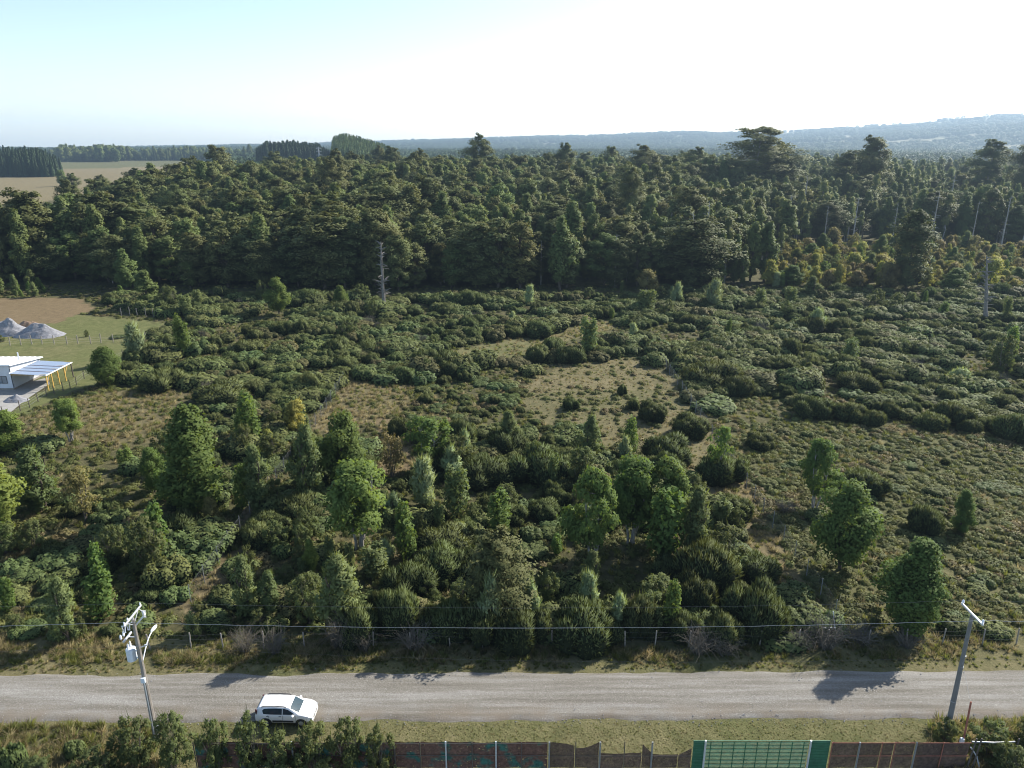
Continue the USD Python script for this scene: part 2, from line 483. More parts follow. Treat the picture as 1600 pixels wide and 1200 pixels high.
def sapling(h, w, seed, n=900, size=0.13, stems=3, droop=0.0):
    rng = np.random.default_rng(seed)
    wood, P, N, G_ = [], [], [], []
    for s in range(stems):
        a = rng.uniform(0, 6.28)
        tip = np.array([math.cos(a) * w * 0.22, math.sin(a) * w * 0.22, h * rng.uniform(0.75, 1.0)])
        wood.append(limb((0, 0, -0.1), tip, 0.02 + 0.006 * h, 0.008, rng, 4, 0.05, 5))
        m = n // stems
        u = rng.uniform(0.12, 1.0, m) ** 0.8
        sp = w * 0.36 * np.sin(np.pi * (0.12 + 0.80 * u)) ** 0.7
        g = sphere_dirs(m, rng) * (sp * np.sqrt(rng.uniform(0.05, 1, m)))[:, None]
        clump = meshkit.noise(np.stack([u * 9, np.arctan2(g[:, 1], g[:, 0]) * 1.4, np.full(m, s * 3.7)], 1), seed)
        ok = clump > 0.30
        P.append((tip * u[:, None] + g)[ok])
        N.append((g + [0, 0, 0.4] + rng.normal(size=(m, 3)) * 0.5)[ok])
        G_.append((unit(g) + [0, 0, 0.25])[ok])
    P, N = np.vstack(P), np.vstack(N)
    return {'crown': leaves(P, N, size * rng.uniform(0.6, 1.4, len(P)), rng, 1.9, np.vstack(G_), 0.6), 'trunk': join(wood)}


def bare_bush(h, w, seed, n=70):
    rng = np.random.default_rng(seed)
    parts = []
    for i in range(n):
        a = rng.uniform(0, 6.28)
        l = h * rng.uniform(0.5, 1.05)
        tip = np.array([math.cos(a) * w / 2 * rng.uniform(0.2, 1), math.sin(a) * w / 2 * rng.uniform(0.2, 1), l])
        r = 0.016
        parts.append(limb((tip[0] * 0.2, tip[1] * 0.2, -0.05), tip, r, r * 0.4, rng, 3, 0.12, 4))
        for j in range(2):
            f = rng.uniform(0.4, 0.8)
            parts.append(limb(tip * f, tip * f + rng.normal(size=3) * [0.25 * w, 0.25 * w, 0.2 * h] + [0, 0, 0.15 * h], r * 0.6, r * 0.3, rng, 3, 0.1, 3))
    return {'twigs': join(parts)}


def snag(h, seed, r=0.35, branches=26):
    rng = np.random.default_rng(seed)
    zs = np.linspace(-0.3, h, 10)
    wob = np.cumsum(rng.normal(size=(10, 2)) * 0.04, 0)
    line = np.column_stack([wob, zs])
    parts = [tube(line, np.linspace(r, r * 0.22, 10) * rng.uniform(0.85, 1.15, 10), 7)]
    for i in range(branches):
        z = h * rng.uniform(0.2, 0.98)
        c = np.array([np.interp(z, zs, wob[:, 0]), np.interp(z, zs, wob[:, 1]), z])
        a = rng.uniform(0, 6.28)
        L = rng.uniform(0.7, 2.6) * (1.1 - 0.5 * z / h)
        parts.append(limb(c, c + [L * math.cos(a), L * math.sin(a), L * rng.uniform(-0.1, 0.7)], r * 0.3, 0.03, rng, 4, 0.1, 4))
    return join(parts)


def tuft(h, w, seed, n=26, lean=0.5):
    rng = np.random.default_rng(seed)
    a = rng.uniform(0, 6.28, n)
    rr = w / 2 * np.sqrt(rng.uniform(0, 1, n)) * 0.6
    P = np.stack([rr * np.cos(a), rr * np.sin(a), np.full(n, -0.03)], 1)
    D = np.stack([np.cos(a) * lean, np.sin(a) * lean, np.ones(n)], 1) + rng.normal(size=(n, 3)) * 0.25
    return spikes(P, D, h * rng.uniform(0.6, 1.15, n), 0.055 + 0.05 * w, rng, np.stack([np.cos(a) * 0.5, np.sin(a) * 0.5, np.ones(n)], 1), 0.6)


def heath_clump(w, h, seed, n=130, size=0.12):
    rng = np.random.default_rng(seed)
    d = sphere_dirs(n, rng)
    d[:, 2] = np.abs(d[:, 2])
    amp = 0.6 + 0.6 * meshkit.noise(d * 2.0, seed)
    P = d * amp[:, None] * [w / 2, w / 2, h] * rng.uniform(0.6, 1.0, n)[:, None]
    return leaves(P, d + rng.normal(size=(n, 3)) * 0.5 + [0, 0, 0.5], size * rng.uniform(0.6, 1.5, n), rng, 1.6, d + [0, 0, 0.5], 0.75)


def conifer(h, w, seed, n=420, size=0.9):
    rng = np.random.default_rng(seed)
    u = rng.uniform(0.06, 1.0, n)
    r = w / 2 * (1.03 - u) ** 0.75 * rng.uniform(0.45, 1.05, n)
    a = rng.uniform(0, 6.28, n)
    P = np.stack([r * np.cos(a), r * np.sin(a), u * h], 1)
    N = np.stack([np.cos(a), np.sin(a), np.full(n, 0.8)], 1) + rng.normal(size=(n, 3)) * 0.4
    return {'crown': leaves(P, N, size * rng.uniform(0.6, 1.3, n) * (1.25 - 0.6 * u), rng, 1.7, np.stack([np.cos(a), np.sin(a), np.full(n, 0.5)], 1), 0.6), 'trunk': tube([(0, 0, -0.5), (0, 0, h * 0.97)], [0.012 * h + 0.05, 0.03], 5)}


def far_tree(h, w, seed, n=90, size=2.0):
    rng = np.random.default_rng(seed)
    d = sphere_dirs(n, rng)
    P = d * [w / 2, w / 2, h * 0.48] * rng.uniform(0.7, 1.05, n)[:, None] + [0, 0, h * 0.5]
    return leaves(P, d + rng.normal(size=d.shape) * 0.4 + [0, 0, 0.3], size * rng.uniform(0.6, 1.3, n), rng, 1.3, d + [0, 0, 0.2], 0.6)


KINDS = {}


def kind_tree(name, g, leaf, bark='bark', h=1, w=1):
    parts = []
    for part in ('trunk', 'crown', 'foliage', 'core', 'twigs'):
        if part in g:
            m = M['core'] if part == 'core' else M[leaf] if part in ('crown', 'foliage') else M[bark]
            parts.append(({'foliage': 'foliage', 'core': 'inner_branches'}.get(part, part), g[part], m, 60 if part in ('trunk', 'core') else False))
    KINDS[name] = dict(path=kind_class(name, parts), parts=parts, h=h, w=w)


for i in range(2):
    kind_tree(f'bright{i}', broadleaf(11, 6.3, 0.6, 60, 15000, 0.20, 100 + i, (0.10, 0.17), 0.62, 0.6, 0.2, 1.25), 'leaf_bright', h=11, w=6.3)
    kind_tree(f'lime{i}', broadleaf(9, 6, 0.6, 46, 11000, 0.21, 110 + i, (0.11, 0.18), 0.62, 0.55, 0.2, 1.2), 'leaf_lime', h=9, w=6)
    kind_tree(f'round{i}', broadleaf(8, 7, 2.0, 44, 9000, 0.20, 120 + i, (0.08, 0.16), 1.0, 0.5, 0.4, 0.9, 0.14, 3), ['leaf_mid', 'leaf_bright'][i], 'bark_pale', h=8, w=7)
    kind_tree(f'dense{i}', broadleaf(8, 6.5, 1.0, 46, 12000, 0.20, 130 + i, (0.11, 0.19), 0.95, 0.5, 0.35, 0.95), 'leaf_bright', h=8, w=6.5)
    kind_tree(f'open{i}', broadleaf(5, 5, 1.6, 30, 2300, 0.19, 140 + i, (0.09, 0.15), 1.0, 0.55, 0.5, 0.7, 0.10, 2), 'leaf_mid', 'bark_pale', h=5, w=5)
    kind_tree(f'twiggy{i}', broadleaf(5, 4.5, 0.8, 34, 1700, 0.16, 150 + i, (0.10, 0.16), 1.0, 0.4, 0.4, 1.0, 0.07, 4), 'leaf_autumn', 'twig', h=5, w=4.5)
for i in range(3):
    kind_tree(f'grey{i}', broadleaf(7, 3.8, 0.3, 58, 6200, 0.16, 160 + i, (0.09, 0.16), 0.6, 0.4, 0.15, 1.3, None, 3, 0.12), 'leaf_grey', h=7, w=3.8)
    kind_tree(f'slim{i}', sapling(4, 2.4, 170 + i, 1700, 0.15, 4), ['leaf_mid', 'leaf_grey', 'leaf_mid'][i], h=4, w=2.2)
    kind_tree(f'autumn{i}', broadleaf(5, 3.6, 0.4, 34, 4200, 0.18, 180 + i, (0.12, 0.2), 0.7, 0.5, 0.3, 1.1, None, 2, 0.1), ['leaf_yellow', 'leaf_autumn', 'leaf_yellow'][i], h=5, w=3.6)
    kind_tree(f'silver{i}', broadleaf(3.4, 2.6, 0.1, 26, 3200, 0.15, 190 + i, (0.14, 0.22), 0.75, 0.4, 0.25, 1.1, None, 3, 0.25), 'leaf_silver', h=3.4, w=2.6)
    kind_tree(f'bare{i}', bare_bush(2.0, 2.4, 200 + i), 'leaf_mid', 'twig', h=2.0, w=2.4)
for i in range(5):
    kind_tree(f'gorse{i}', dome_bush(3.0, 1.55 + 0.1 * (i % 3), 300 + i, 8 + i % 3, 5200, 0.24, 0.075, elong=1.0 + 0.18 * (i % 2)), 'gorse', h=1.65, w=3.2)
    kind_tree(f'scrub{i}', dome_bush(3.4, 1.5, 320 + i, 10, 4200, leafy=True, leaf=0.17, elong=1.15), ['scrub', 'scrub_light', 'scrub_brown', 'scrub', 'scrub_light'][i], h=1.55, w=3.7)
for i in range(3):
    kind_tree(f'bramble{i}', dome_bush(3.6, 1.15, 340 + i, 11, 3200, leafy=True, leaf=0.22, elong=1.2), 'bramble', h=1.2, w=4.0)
    kind_tree(f'leafy{i}', broadleaf(3.2, 3.2, 0.0, 64, 4200, 0.105, 350 + i, (0.05, 0.11), 1.0, 0.3, 0.35, 1.1, 0.035, 7, 0.02, True), 'leaf_shrub', 'twig', h=3.2, w=3.4)
for i in range(5):
    kind_tree(f'coigue{i}', coigue(18, 9.5 - 0.5 * (i % 3), 400 + i, 0.12, 0.6, 13 + i % 3, 0.33, 62, 0.40, 0.4), 'leaf_coigue', h=18, w=9.2)
for i in range(4):
    kind_tree(f'canopy{i}', broadleaf(16, 9.5, 1.5, 70, 8500, 0.34, 480 + i, (0.08, 0.145), 0.8, 0.55, 0.5, 0.9), ['leaf_coigue', 'leaf_forest', 'leaf_coigue', 'leaf_olive'][i], h=16, w=9.5)
kind_tree('giant0', coigue(30, 14, 470, 0.36, 0.4, 13, 0.36, 90, 0.42, 0.5), 'leaf_coigue', 'bark_pale', h=30, w=14)
for i in range(3):
    kind_tree(f'emergent{i}', coigue(28, 10.5, 420 + i, [0.42, 0.34, 0.5][i], 0.6, [11, 13, 9][i], 0.36, 80, 0.3, 0.42), 'leaf_coigue', 'bark_pale', h=28, w=10.5)
    kind_tree(f'forest{i}', broadleaf(15, 6.5, 1.5, 44, 8500, 0.32, 430 + i, (0.12, 0.19), 0.6, 0.5, 0.3, 1.35), 'leaf_forest', h=15, w=6.5)
    kind_tree(f'pole{i}', broadleaf(18, 4.8, 7.0, 34, 4200, 0.32, 440 + i, (0.13, 0.22), 0.8, 0.3, 0.3, 1.3, 0.24), 'leaf_pole', 'bark_pale', h=18, w=4.6)
kind_tree('pine0', conifer(26, 7.5, 450, 620, 1.2), 'leaf_pine', h=26, w=7.5)
kind_tree('pine1', conifer(26, 6.5, 451, 560, 1.2), 'leaf_pine', h=26, w=6.5)
kind_tree('plantation0', conifer(26, 6.0, 452, 520, 1.15), 'leaf_plantation', h=26, w=6.0)
kind_tree('hedgerow0', broadleaf(22, 16, 1.0, 40, 2600, 1.0, 460, (0.12, 0.2), 0.9, 0.5), 'leaf_forest', h=22, w=16)

# ------------------------------------------------------------------ ground
RIDGE = np.array([(-400, 228), (0, 229), (200, 228), (400, 224), (600, 220), (800, 212), (950, 208), (1050, 203), (1200, 205), (1350, 199), (1450, 193), (1520, 187), (1600, 185), (1750, 192), (2000, 205)], float)


def terrain(x, y):
    x, y = np.asarray(x, float), np.asarray(y, float)
    r = np.hypot(x, y)
    near = np.clip((y - 47) / 10, 0, 1) * np.clip((420 - r) / 200, 0, 1)
    z = near * 0.9 * (meshkit.fbm(np.stack([x / 17, y / 17, x * 0], -1), 3, 3) - 0.5)
    near = near * (1 - np.clip((-x - 38) / 12, 0, 1) * np.clip((y - 82) / 10, 0, 1) * np.clip((158 - y) / 10, 0, 1))
    z = near * 0.9 * (meshkit.fbm(np.stack([x / 17, y / 17, x * 0], -1), 3, 3) - 0.5)
    bank = np.clip((37.2 - y - 0.006 * x) / 2.5, 0, 1) * np.clip((y - 20) / 5, 0, 1)
    z = z - 0.15 * bank
    ax = np.degrees(np.arctan2(x, np.maximum(y, 1.0)))
    px = 800 + FPX * np.tan(np.radians(np.clip(ax, -50, 50))) / CP
    top = np.interp(px, RIDGE[:, 0], RIDGE[:, 1])
    # ridge height so that its crest is seen at that row from 7 km
    elev = np.tan(np.arctan((600 - top) / FPX) - PITCH)
    front = (y > 0)
    hh = np.where(front, CAM_H + elev * 7000.0, 60.0)
    n1 = meshkit.fbm(np.stack([x / 900, y / 900, x * 0 + 5], -1), 4, 9) - 0.5
    rise = np.clip((r - 2600) / 4000, 0, 1)
    rise = rise * rise * (3 - 2 * rise)
    z = z + rise * (hh - 22 + n1 * 16) + np.clip((r - 900) / 1200, 0, 1) * n1 * 12
    # the nearer hill on the right
    hx, hy = 2350.0, 3300.0
    z = z + 26 * np.exp(-(((x - hx) / 900) ** 2 + ((y - hy) / 700) ** 2))
    return z


A = dict(
    clearing=area([(815, 600), (890, 566), (1000, 556), (1050, 592), (1098, 655), (1135, 720), (1100, 745), (1010, 728), (940, 698), (870, 668), (815, 640)]),
    clearing_left=area([(470, 670), (545, 598), (640, 605), (630, 650), (530, 672)]),
    hollow=area([(580, 655), (645, 665), (660, 740), (610, 745)]),
    track=area([(650, 560), (765, 538), (940, 504), (968, 515), (870, 538), (790, 564), (700, 570)]),
    dry_left=area([(20, 655), (150, 618), (290, 604), (310, 640), (260, 690), (120, 720), (40, 690)]),
    strip_right=area([(1080, 745), (1165, 755), (1200, 830), (1245, 910), (1200, 930), (1150, 830)]),
    strip_left=area([(500, 660), (440, 735), (395, 850), (330, 950), (280, 960), (345, 860), (420, 760), (470, 690)]),
    heath=area([(1110, 670), (1250, 660), (1400, 672), (1700, 690), (1900, 960), (1290, 975), (1190, 790)]),
    streak=area([(1330, 672), (1420, 668), (1700, 700), (1700, 716), (1500, 692)]),
    yard=area([(-300, 520), (60, 522), (215, 538), (240, 540), (150, 600), (40, 645), (-300, 720)]),
    green=area([(-100, 505), (90, 487), (260, 505), (240, 540), (60, 530), (-100, 530)]),
    dirt=area([(-250, 470), (60, 465), (120, 465), (150, 480), (90, 505), (-250, 515)]),
    drive=area([(-300, 606), (0, 606), (50, 596), (75, 590), (78, 600), (40, 625), (10, 650), (-300, 700)]),
    field=area([(-700, 318), (60, 318), (130, 304), (330, 268), (330, 258), (-700, 262)]),
    pasture=area([(-200, 262), (90, 264), (330, 258), (330, 249), (95, 247)]),
)
az = np.radians(np.concatenate([np.arange(-48, 48.01, 0.26), np.arange(51, 309.1, 3.0)]))
rings = np.concatenate([[0.0, 10, 20], np.arange(28, 60, 0.6), np.arange(60, 225, 0.9), np.geomspace(226, 8800, 90)])
RR, AA = np.meshgrid(rings, az, indexing='ij')
X, Y = RR * np.sin(AA), RR * np.cos(AA)
Z = terrain(X, Y)
nr, na = X.shape
i, j = np.meshgrid(np.arange(nr - 1), np.arange(na), indexing='ij')
j2 = (j + 1) % na
quads = np.stack([i * na + j, i * na + j2, (i + 1) * na + j2, (i + 1) * na + j], -1).reshape(-1, 4)
gf = np.vstack([quads[:, [0, 2, 1]], quads[:, [0, 3, 2]]])


def cover(x, y):
    """Land cover weights: dry grass, green grass, bare soil."""
    jx = (meshkit.fbm(np.stack([x / 3, y / 3, x * 0], -1), 3, 21) - 0.5) * 4
    jy = (meshkit.fbm(np.stack([x / 3, y / 3, x * 0], -1), 3, 22) - 0.5) * 4
    far = np.hypot(x, y) > 240
    u, v = np.where(far, x, x + jx), np.where(far, y, y + jy)
    n = meshkit.fbm(np.stack([x / 6, y / 6, x * 0], -1), 4, 23)
    dry, green, bare = 0.10 + 0 * x, 0.12 + 0 * x, 0 * x
    for k, (a, b, c) in dict(clearing=(0.55, 0.45, 0), clearing_left=(0.75, 0.15, 0), hollow=(0.6, 0.05, 0.25), track=(0.42, 0.8, 0), dry_left=(0.62, 0.15, 0), strip_right=(0.6, 0.2, 0.1),
                             strip_left=(0.55, 0.1, 0.15), heath=(0.12, 0.5, 0), streak=(0.85, 0.1, 0), yard=(0.02, 0.95, 0), green=(0.05, 0.9, 0), dirt=(0.35, 0.22, 0.42), drive=(0, 0, 0),
                             field=(1.0, 0.1, 0), pasture=(0.15, 0.85, 0)).items():
        m = inside(A[k], u, v)
        dry, green, bare = np.where(m, a, dry), np.where(m, b, green), np.where(m, c, bare)
    verge = (np.abs(y - 44.5 - 0.0086 * x) < 2.4 + 1.5 * (n - 0.5)) | ((y < 38.3) & (y > 20))
    dry, green = np.where(verge, 0.42 + 0.6 * (n - 0.5), dry), np.where(verge, 0.7, green)
    grassy = dry + green > 0.6
    n2 = meshkit.fbm(np.stack([x / 14, y / 9, x * 0 + 6], -1), 4, 27) - 0.5
    dry = np.where(grassy & (np.hypot(x, y) < 240), dry + 1.0 * n2, dry)
    r = np.hypot(x, y)
    patch = meshkit.fbm(np.stack([x / 420, y / 260, x * 0 + 2], -1), 3, 31)
    green = np.where(r > 1200, 0.5, green)
    wide = (r > 1250) & (patch > 0.70)
    dry, green = np.where(wide, 0.6, dry), np.where(wide, 0.4, green)
    behind = (y < 20)
    dry, green = np.where(behind, 0.3, dry), np.where(behind, 0.5, green)
    return np.stack([np.clip(dry, 0, 1), np.clip(green, 0, 1), np.clip(bare, 0, 1)], -1)


CV = cover(X.ravel(), Y.ravel())
ground_mat = usdkit.material(stage, '/World/Looks/ground', {
    'a': ('attribute', {'attribute': 'cover'}), 's': ('separate_color', {}), 'g': ('geometry', {}),
    'n1': ('noise_texture', {'scale': 0.9, 'detail': 7.0, 'roughness': 0.65}), 'n2': ('noise_texture', {'scale': 5.5, 'detail': 5.0, 'roughness': 0.7}), 'n3': ('noise_texture', {'scale': 0.02, 'detail': 6.0, 'roughness': 0.6}),
    'base': ('rgb_ramp', {'ramp': [(0.25, (0.030, 0.030, 0.014)), (0.5, (0.055, 0.052, 0.024)), (0.75, (0.095, 0.078, 0.040))]}),
    'dry': ('rgb_ramp', {'ramp': [(0.25, (0.085, 0.070, 0.034)), (0.5, (0.155, 0.127, 0.068)), (0.8, (0.27, 0.225, 0.135))]}),
    'grn': ('rgb_ramp', {'ramp': [(0.25, (0.05, 0.06, 0.022)), (0.5, (0.105, 0.115, 0.042)), (0.8, (0.20, 0.19, 0.085))]}),
    'soil': ('rgb_ramp', {'ramp': [(0.25, (0.14, 0.085, 0.05)), (0.75, (0.27, 0.18, 0.115))]}),
    'mixn': ('mix', {'mix_type': 'mix', 'fac': 0.45}),
    'gd': ('math', {'math_type': 'subtract', 'value2': 0.5}), 'ga': ('math', {'math_type': 'multiply_add', 'value2': 0.9}),
    'dd': ('math', {'math_type': 'multiply_add', 'value2': 1.3}), 'cg': ('math', {'math_type': 'add', 'use_clamp': True}), 'cd': ('math', {'math_type': 'add', 'use_clamp': True}),
    'm1': ('mix', {}), 'm2': ('mix', {}), 'm3': ('mix', {}),
    'b': ('bump', {'strength': 0.8, 'distance': 0.12}), 'p': ('principled_bsdf', {'roughness': 0.95, 'specular_ior_level': 0.1})},
    [('a.color', 's.color'), ('g.position', 'n1.vector'), ('g.position', 'n2.vector'), ('g.position', 'n3.vector'),
     ('n1.color', 'mixn.color1'), ('n2.color', 'mixn.color2'),
     ('mixn.color', 'base.fac'), ('mixn.color', 'dry.fac'), ('mixn.color', 'grn.fac'), ('mixn.color', 'soil.fac'),
     ('n1.fac', 'gd.value1'), ('gd.value', 'ga.value1'), ('s.g', 'ga.value3'), ('ga.value', 'cg.value1'),
     ('gd.value', 'dd.value1'), ('s.r', 'dd.value3'), ('dd.value', 'cd.value1'),
     ('cg.value', 'm1.fac'), ('base.color', 'm1.color1'), ('grn.color', 'm1.color2'),
     ('cd.value', 'm2.fac'), ('m1.color', 'm2.color1'), ('dry.color', 'm2.color2'),
     ('s.b', 'm3.fac'), ('m2.color', 'm3.color1'), ('soil.color', 'm3.color2'),
     ('n2.fac', 'b.height'), ('b.normal', 'p.normal'), ('m3.color', 'p.base_color')], surface='p.BSDF')
for nm in ('cg', 'cd'):
    UsdShade.Shader.Get(stage, f'/World/Looks/ground/{nm}').CreateInput('value2', T.Float).Set(0.0)
gm = usdkit.mesh(stage, '/World/ground', (np.stack([X.ravel(), Y.ravel(), Z.ravel()], 1), gf), ground_mat, smooth=True)
UsdGeom.PrimvarsAPI(gm).CreatePrimvar('cover', T.Color3fArray, 'vertex').Set(Vt.Vec3fArray.FromNumpy(CV.astype(np.float32)))
tag(gm.GetPrim(), kind='structure')
used[('/World', 'ground')] = 0

# gravel road ------------------------------------------------------
xs = np.arange(-240, 240.1, 0.4)
ts = np.linspace(0, 1, 15)
wob = lambda s, x, k=0.5: (meshkit.fbm(np.stack([x * k, x * 0 + s, x * 0], -1), 4, s) - 0.5)
y_near = 37.95 + 0.005 * xs + 0.5 * wob(41, xs)
y_far = 42.55 + 0.0086 * xs + 0.55 * wob(42, xs)
RX = np.repeat(xs[:, None], 15, 1)
RY = y_near[:, None] + (y_far - y_near)[:, None] * ts
crown = 0.05 + 0.10 * np.sin(np.pi * ts)[None, :] + 0.05 * (meshkit.fbm(np.stack([RX / 2.5, RY * 1.2, RX * 0], -1), 3, 43) - 0.5)
crown[:, 0] = crown[:, -1] = -0.03
crown[:, 1] += 0.06 * np.clip(np.sin(xs * 0.02 + 1) + 0.6, 0, 1)     # low berm left by the grader
i, j = np.meshgrid(np.arange(len(xs) - 1), np.arange(14), indexing='ij')
rq = np.stack([i * 15 + j, (i + 1) * 15 + j, (i + 1) * 15 + j + 1, i * 15 + j + 1], -1).reshape(-1, 4)
road_mat = usdkit.material(stage, '/World/Looks/road', {
    'g': ('geometry', {}), 'mp': ('mapping', {'scale': (0.06, 1.0, 1.0)}), 'sx': ('separate_xyz', {}),
    'tr': ('noise_texture', {'scale': 2.1, 'detail': 3.0, 'roughness': 0.55}), 'n': ('noise_texture', {'scale': 11.0, 'detail': 6.0, 'roughness': 0.75}),
    'pt': ('noise_texture', {'scale': 0.55, 'detail': 4.0}),
    'v': ('voronoi_texture', {'scale': 9.0}), 
    'c1': ('rgb_ramp', {'ramp': [(0.3, (0.160, 0.147, 0.123)), (0.5, (0.218, 0.205, 0.180)), (0.7, (0.285, 0.275, 0.252))]}),
    'c2': ('rgb_ramp', {'ramp': [(0.3, (0.45, 0.43, 0.40)), (0.5, (0.78, 0.77, 0.75)), (0.68, (1.15, 1.15, 1.15))]}),
    'mul': ('mix', {'mix_type': 'multiply', 'fac': 0.85}),
    'brn': ('map_range', {'from_min': 39.7, 'from_max': 38.3, 'to_min': 0.0, 'to_max': 0.7, 'clamp': True}),
    'brf': ('math', {'math_type': 'multiply'}), 'ptr': ('rgb_ramp', {'ramp': [(0.4, (0.15, 0.15, 0.15)), (0.62, (1, 1, 1))]}),
    'mb': ('mix', {'color2': (0.16, 0.130, 0.096)}),
    'st': ('rgb_ramp', {'ramp': [(0.0, (1, 1, 1)), (0.12, (1, 1, 1)), (0.2, (0, 0, 0))]}), 'vr': ('math', {'math_type': 'greater_than', 'value2': 0.9}), 'stf': ('math', {'math_type': 'multiply'}), 'sc': ('separate_color', {}),
    'ms': ('mix', {'color2': (0.52, 0.50, 0.47)}),
    'b': ('bump', {'strength': 0.7, 'distance': 0.05}), 'p': ('principled_bsdf', {'roughness': 0.92, 'specular_ior_level': 0.15})},
    [('g.position', 'mp.vector'), ('mp.vector', 'tr.vector'), ('g.position', 'n.vector'), ('g.position', 'pt.vector'), ('g.position', 'v.vector'), ('g.position', 'sx.vector'),
     ('tr.fac', 'c1.fac'), ('n.fac', 'c2.fac'), ('c1.color', 'mul.color1'), ('c2.color', 'mul.color2'),
     ('sx.y', 'brn.value'), ('brn.result', 'brf.value1'), ('pt.fac', 'ptr.fac'), ('ptr.color', 'brf.value2'), ('brf.value', 'mb.fac'), ('mul.color', 'mb.color1'),
     ('v.distance', 'st.fac'), ('v.color', 'sc.color'), ('sc.r', 'vr.value1'), ('st.color', 'stf.value1'), ('vr.value', 'stf.value2'), ('stf.value', 'ms.fac'), ('mb.color', 'ms.color1'),
     ('n.fac', 'b.height'), ('b.normal', 'p.normal'), ('ms.color', 'p.base_color')], surface='p.BSDF')
obj('road', (np.stack([RX.ravel(), RY.ravel(), crown.ravel()], 1), np.vstack([rq[:, :3], rq[:, [0, 2, 3]]])), road_mat, smooth=True, kind='structure')


# ------------------------------------------------------------------ utility poles and lines
M['concrete'] = mat_plain('concrete', (0.20, 0.178, 0.152), 0.85, noise=0.25, scale=2.0)
M['pole_grey'] = mat_plain('pole_grey', (0.125, 0.122, 0.118), 0.8, noise=0.2, scale=2.0)
M['galv'] = mat_plain('galv', (0.55, 0.56, 0.57), 0.5, 0.6, noise=0.12, scale=6)
M['steel'] = mat_plain('steel', (0.22, 0.225, 0.23), 0.55, 0.5, noise=0.2, scale=6)
M['post_dark'] = mat_plain('post_dark', (0.07, 0.055, 0.045), 0.8, noise=0.3, scale=6)
M['post_wood'] = mat_plain('post_wood', (0.23, 0.20, 0.165), 0.9, noise=0.4, scale=6)
M['tank'] = mat_plain('tank', (0.50, 0.54, 0.58), 0.4, noise=0.06, scale=4)
M['porcelain'] = mat_plain('porcelain', (0.66, 0.66, 0.68), 0.25)
M['wire'] = mat_plain('wire', (0.42, 0.42, 0.42), 0.5, 0.2)
M['wire_grey'] = mat_plain('wire_grey', (0.16, 0.16, 0.16), 0.7)
M['netting'] = mat_plain('netting', (0.13, 0.135, 0.14), 0.7)
M['wire_dark'] = mat_plain('wire_dark', (0.10, 0.10, 0.10), 0.5)
M['white_box'] = mat_plain('white_box', (0.72, 0.71, 0.69), 0.5, noise=0.05)
M['rust'] = mat_plain('rust', (0.24, 0.085, 0.055), 0.85, noise=0.3, scale=8)
M['lamp_shell'] = mat_plain('lamp_shell', (0.70, 0.71, 0.72), 0.4)


def insulator(p, r=0.055, h=0.2):
    x, y, z = p
    zs = np.linspace(0, h, 9)
    rr = np.array([0.4, 0.5, 1.0, 0.55, 1.0, 0.55, 0.85, 0.6, 0.3]) * r
    return tube([(x, y, z + t) for t in zs], rr, 10)


LP = np.array([-22.7, 36.6, 0.0])
p = thing('utility_pole', 'tan concrete power pole with transformer, fuse brackets and curved street lamp beside the parked car', 'utility pole', LP)
obj('shaft', tube([(0, 0, -0.4), (0, 0, 3), (0, 0, 6), (0, 0, 8.9)], [0.17, 0.15, 0.125, 0.10], 8), M['concrete'], p, smooth=30)
obj('crossarm', box(0.02, 0, 9.15, 0.09, 2.05, 0.11, 0.01), M['galv'], p)
obj('arm_riser', join([cyl((0, 0, 8.6), (0, 0, 9.12), 0.05, 8), cyl((0, -0.7, 9.1), (0, 0, 8.5), 0.022, 6), cyl((0, 0.7, 9.1), (0, 0, 8.5), 0.022, 6)]), M['galv'], p)
for yy in (-0.95, -0.55, 0.95):
    obj('insulator', insulator((0.02, yy, 9.205)), M['porcelain'], p, smooth=40)
for (dx, yy, z) in ((-0.16, -0.6, 8.85), (0.15, 0.8, 8.9), (-0.16, -0.15, 8.7)):
    obj('fuse_cutout', join([cyl((dx, yy, z), (dx * 1.5, yy, z - 0.42), 0.04, 8), cyl((dx * 2.3, yy, z - 0.02), (dx * 2.0, yy, z - 0.46), 0.022, 6),
                             box(dx * 1.8, yy, z, abs(dx) * 1.3, 0.04, 0.04), box(dx * 1.7, yy, z - 0.44, abs(dx) * 1.0, 0.04, 0.04), cyl((0, yy, z + 0.12), (dx, yy, z), 0.02, 6)]), M['porcelain'], p, smooth=30)
obj('bracket_arm', join([cyl((0, 0.05, 8.35), (0.5, 0.35, 8.9), 0.05, 8), insulator((0.5, 0.35, 8.92), 0.09, 0.26)]), M['galv'], p, smooth=40)
obj('fuse_beam', join([box(-0.55, 0.0, 7.62, 0.10, 0.95, 0.12, 0.01), box(-0.28, 0.1, 7.56, 0.5, 0.06, 0.06)]), M['galv'], p)
for yy in (-0.32, 0.0):
    obj('arrester', insulator((-0.75, yy, 7.68), 0.075, 0.34), M['porcelain'], p, smooth=40)
t = obj('transformer_tank', join([tube([(-0.5, 0, 5.98), (-0.5, 0, 6.0), (-0.5, 0, 6.78), (-0.5, 0, 6.84)], [0.24, 0.285, 0.285, 0.22], 20), box(-0.18, 0, 6.65, 0.18, 0.09, 0.08), box(-0.18, 0, 6.15, 0.18, 0.09, 0.08)]), M['tank'], p, smooth=30)
for yy in (-0.13, 0.13):
    obj('bushing', insulator((-0.55, yy, 6.82), 0.07, 0.42), M['porcelain'], str(t.GetPath()), smooth=40)
obj('service_bracket', join([cyl((0.05, 0, 6.85), (0.42, 0.1, 6.95), 0.03, 6), box(0.42, 0.1, 6.97, 0.16, 0.09, 0.07)]), M['galv'], p)
s_ = np.linspace(0, 1, 9)
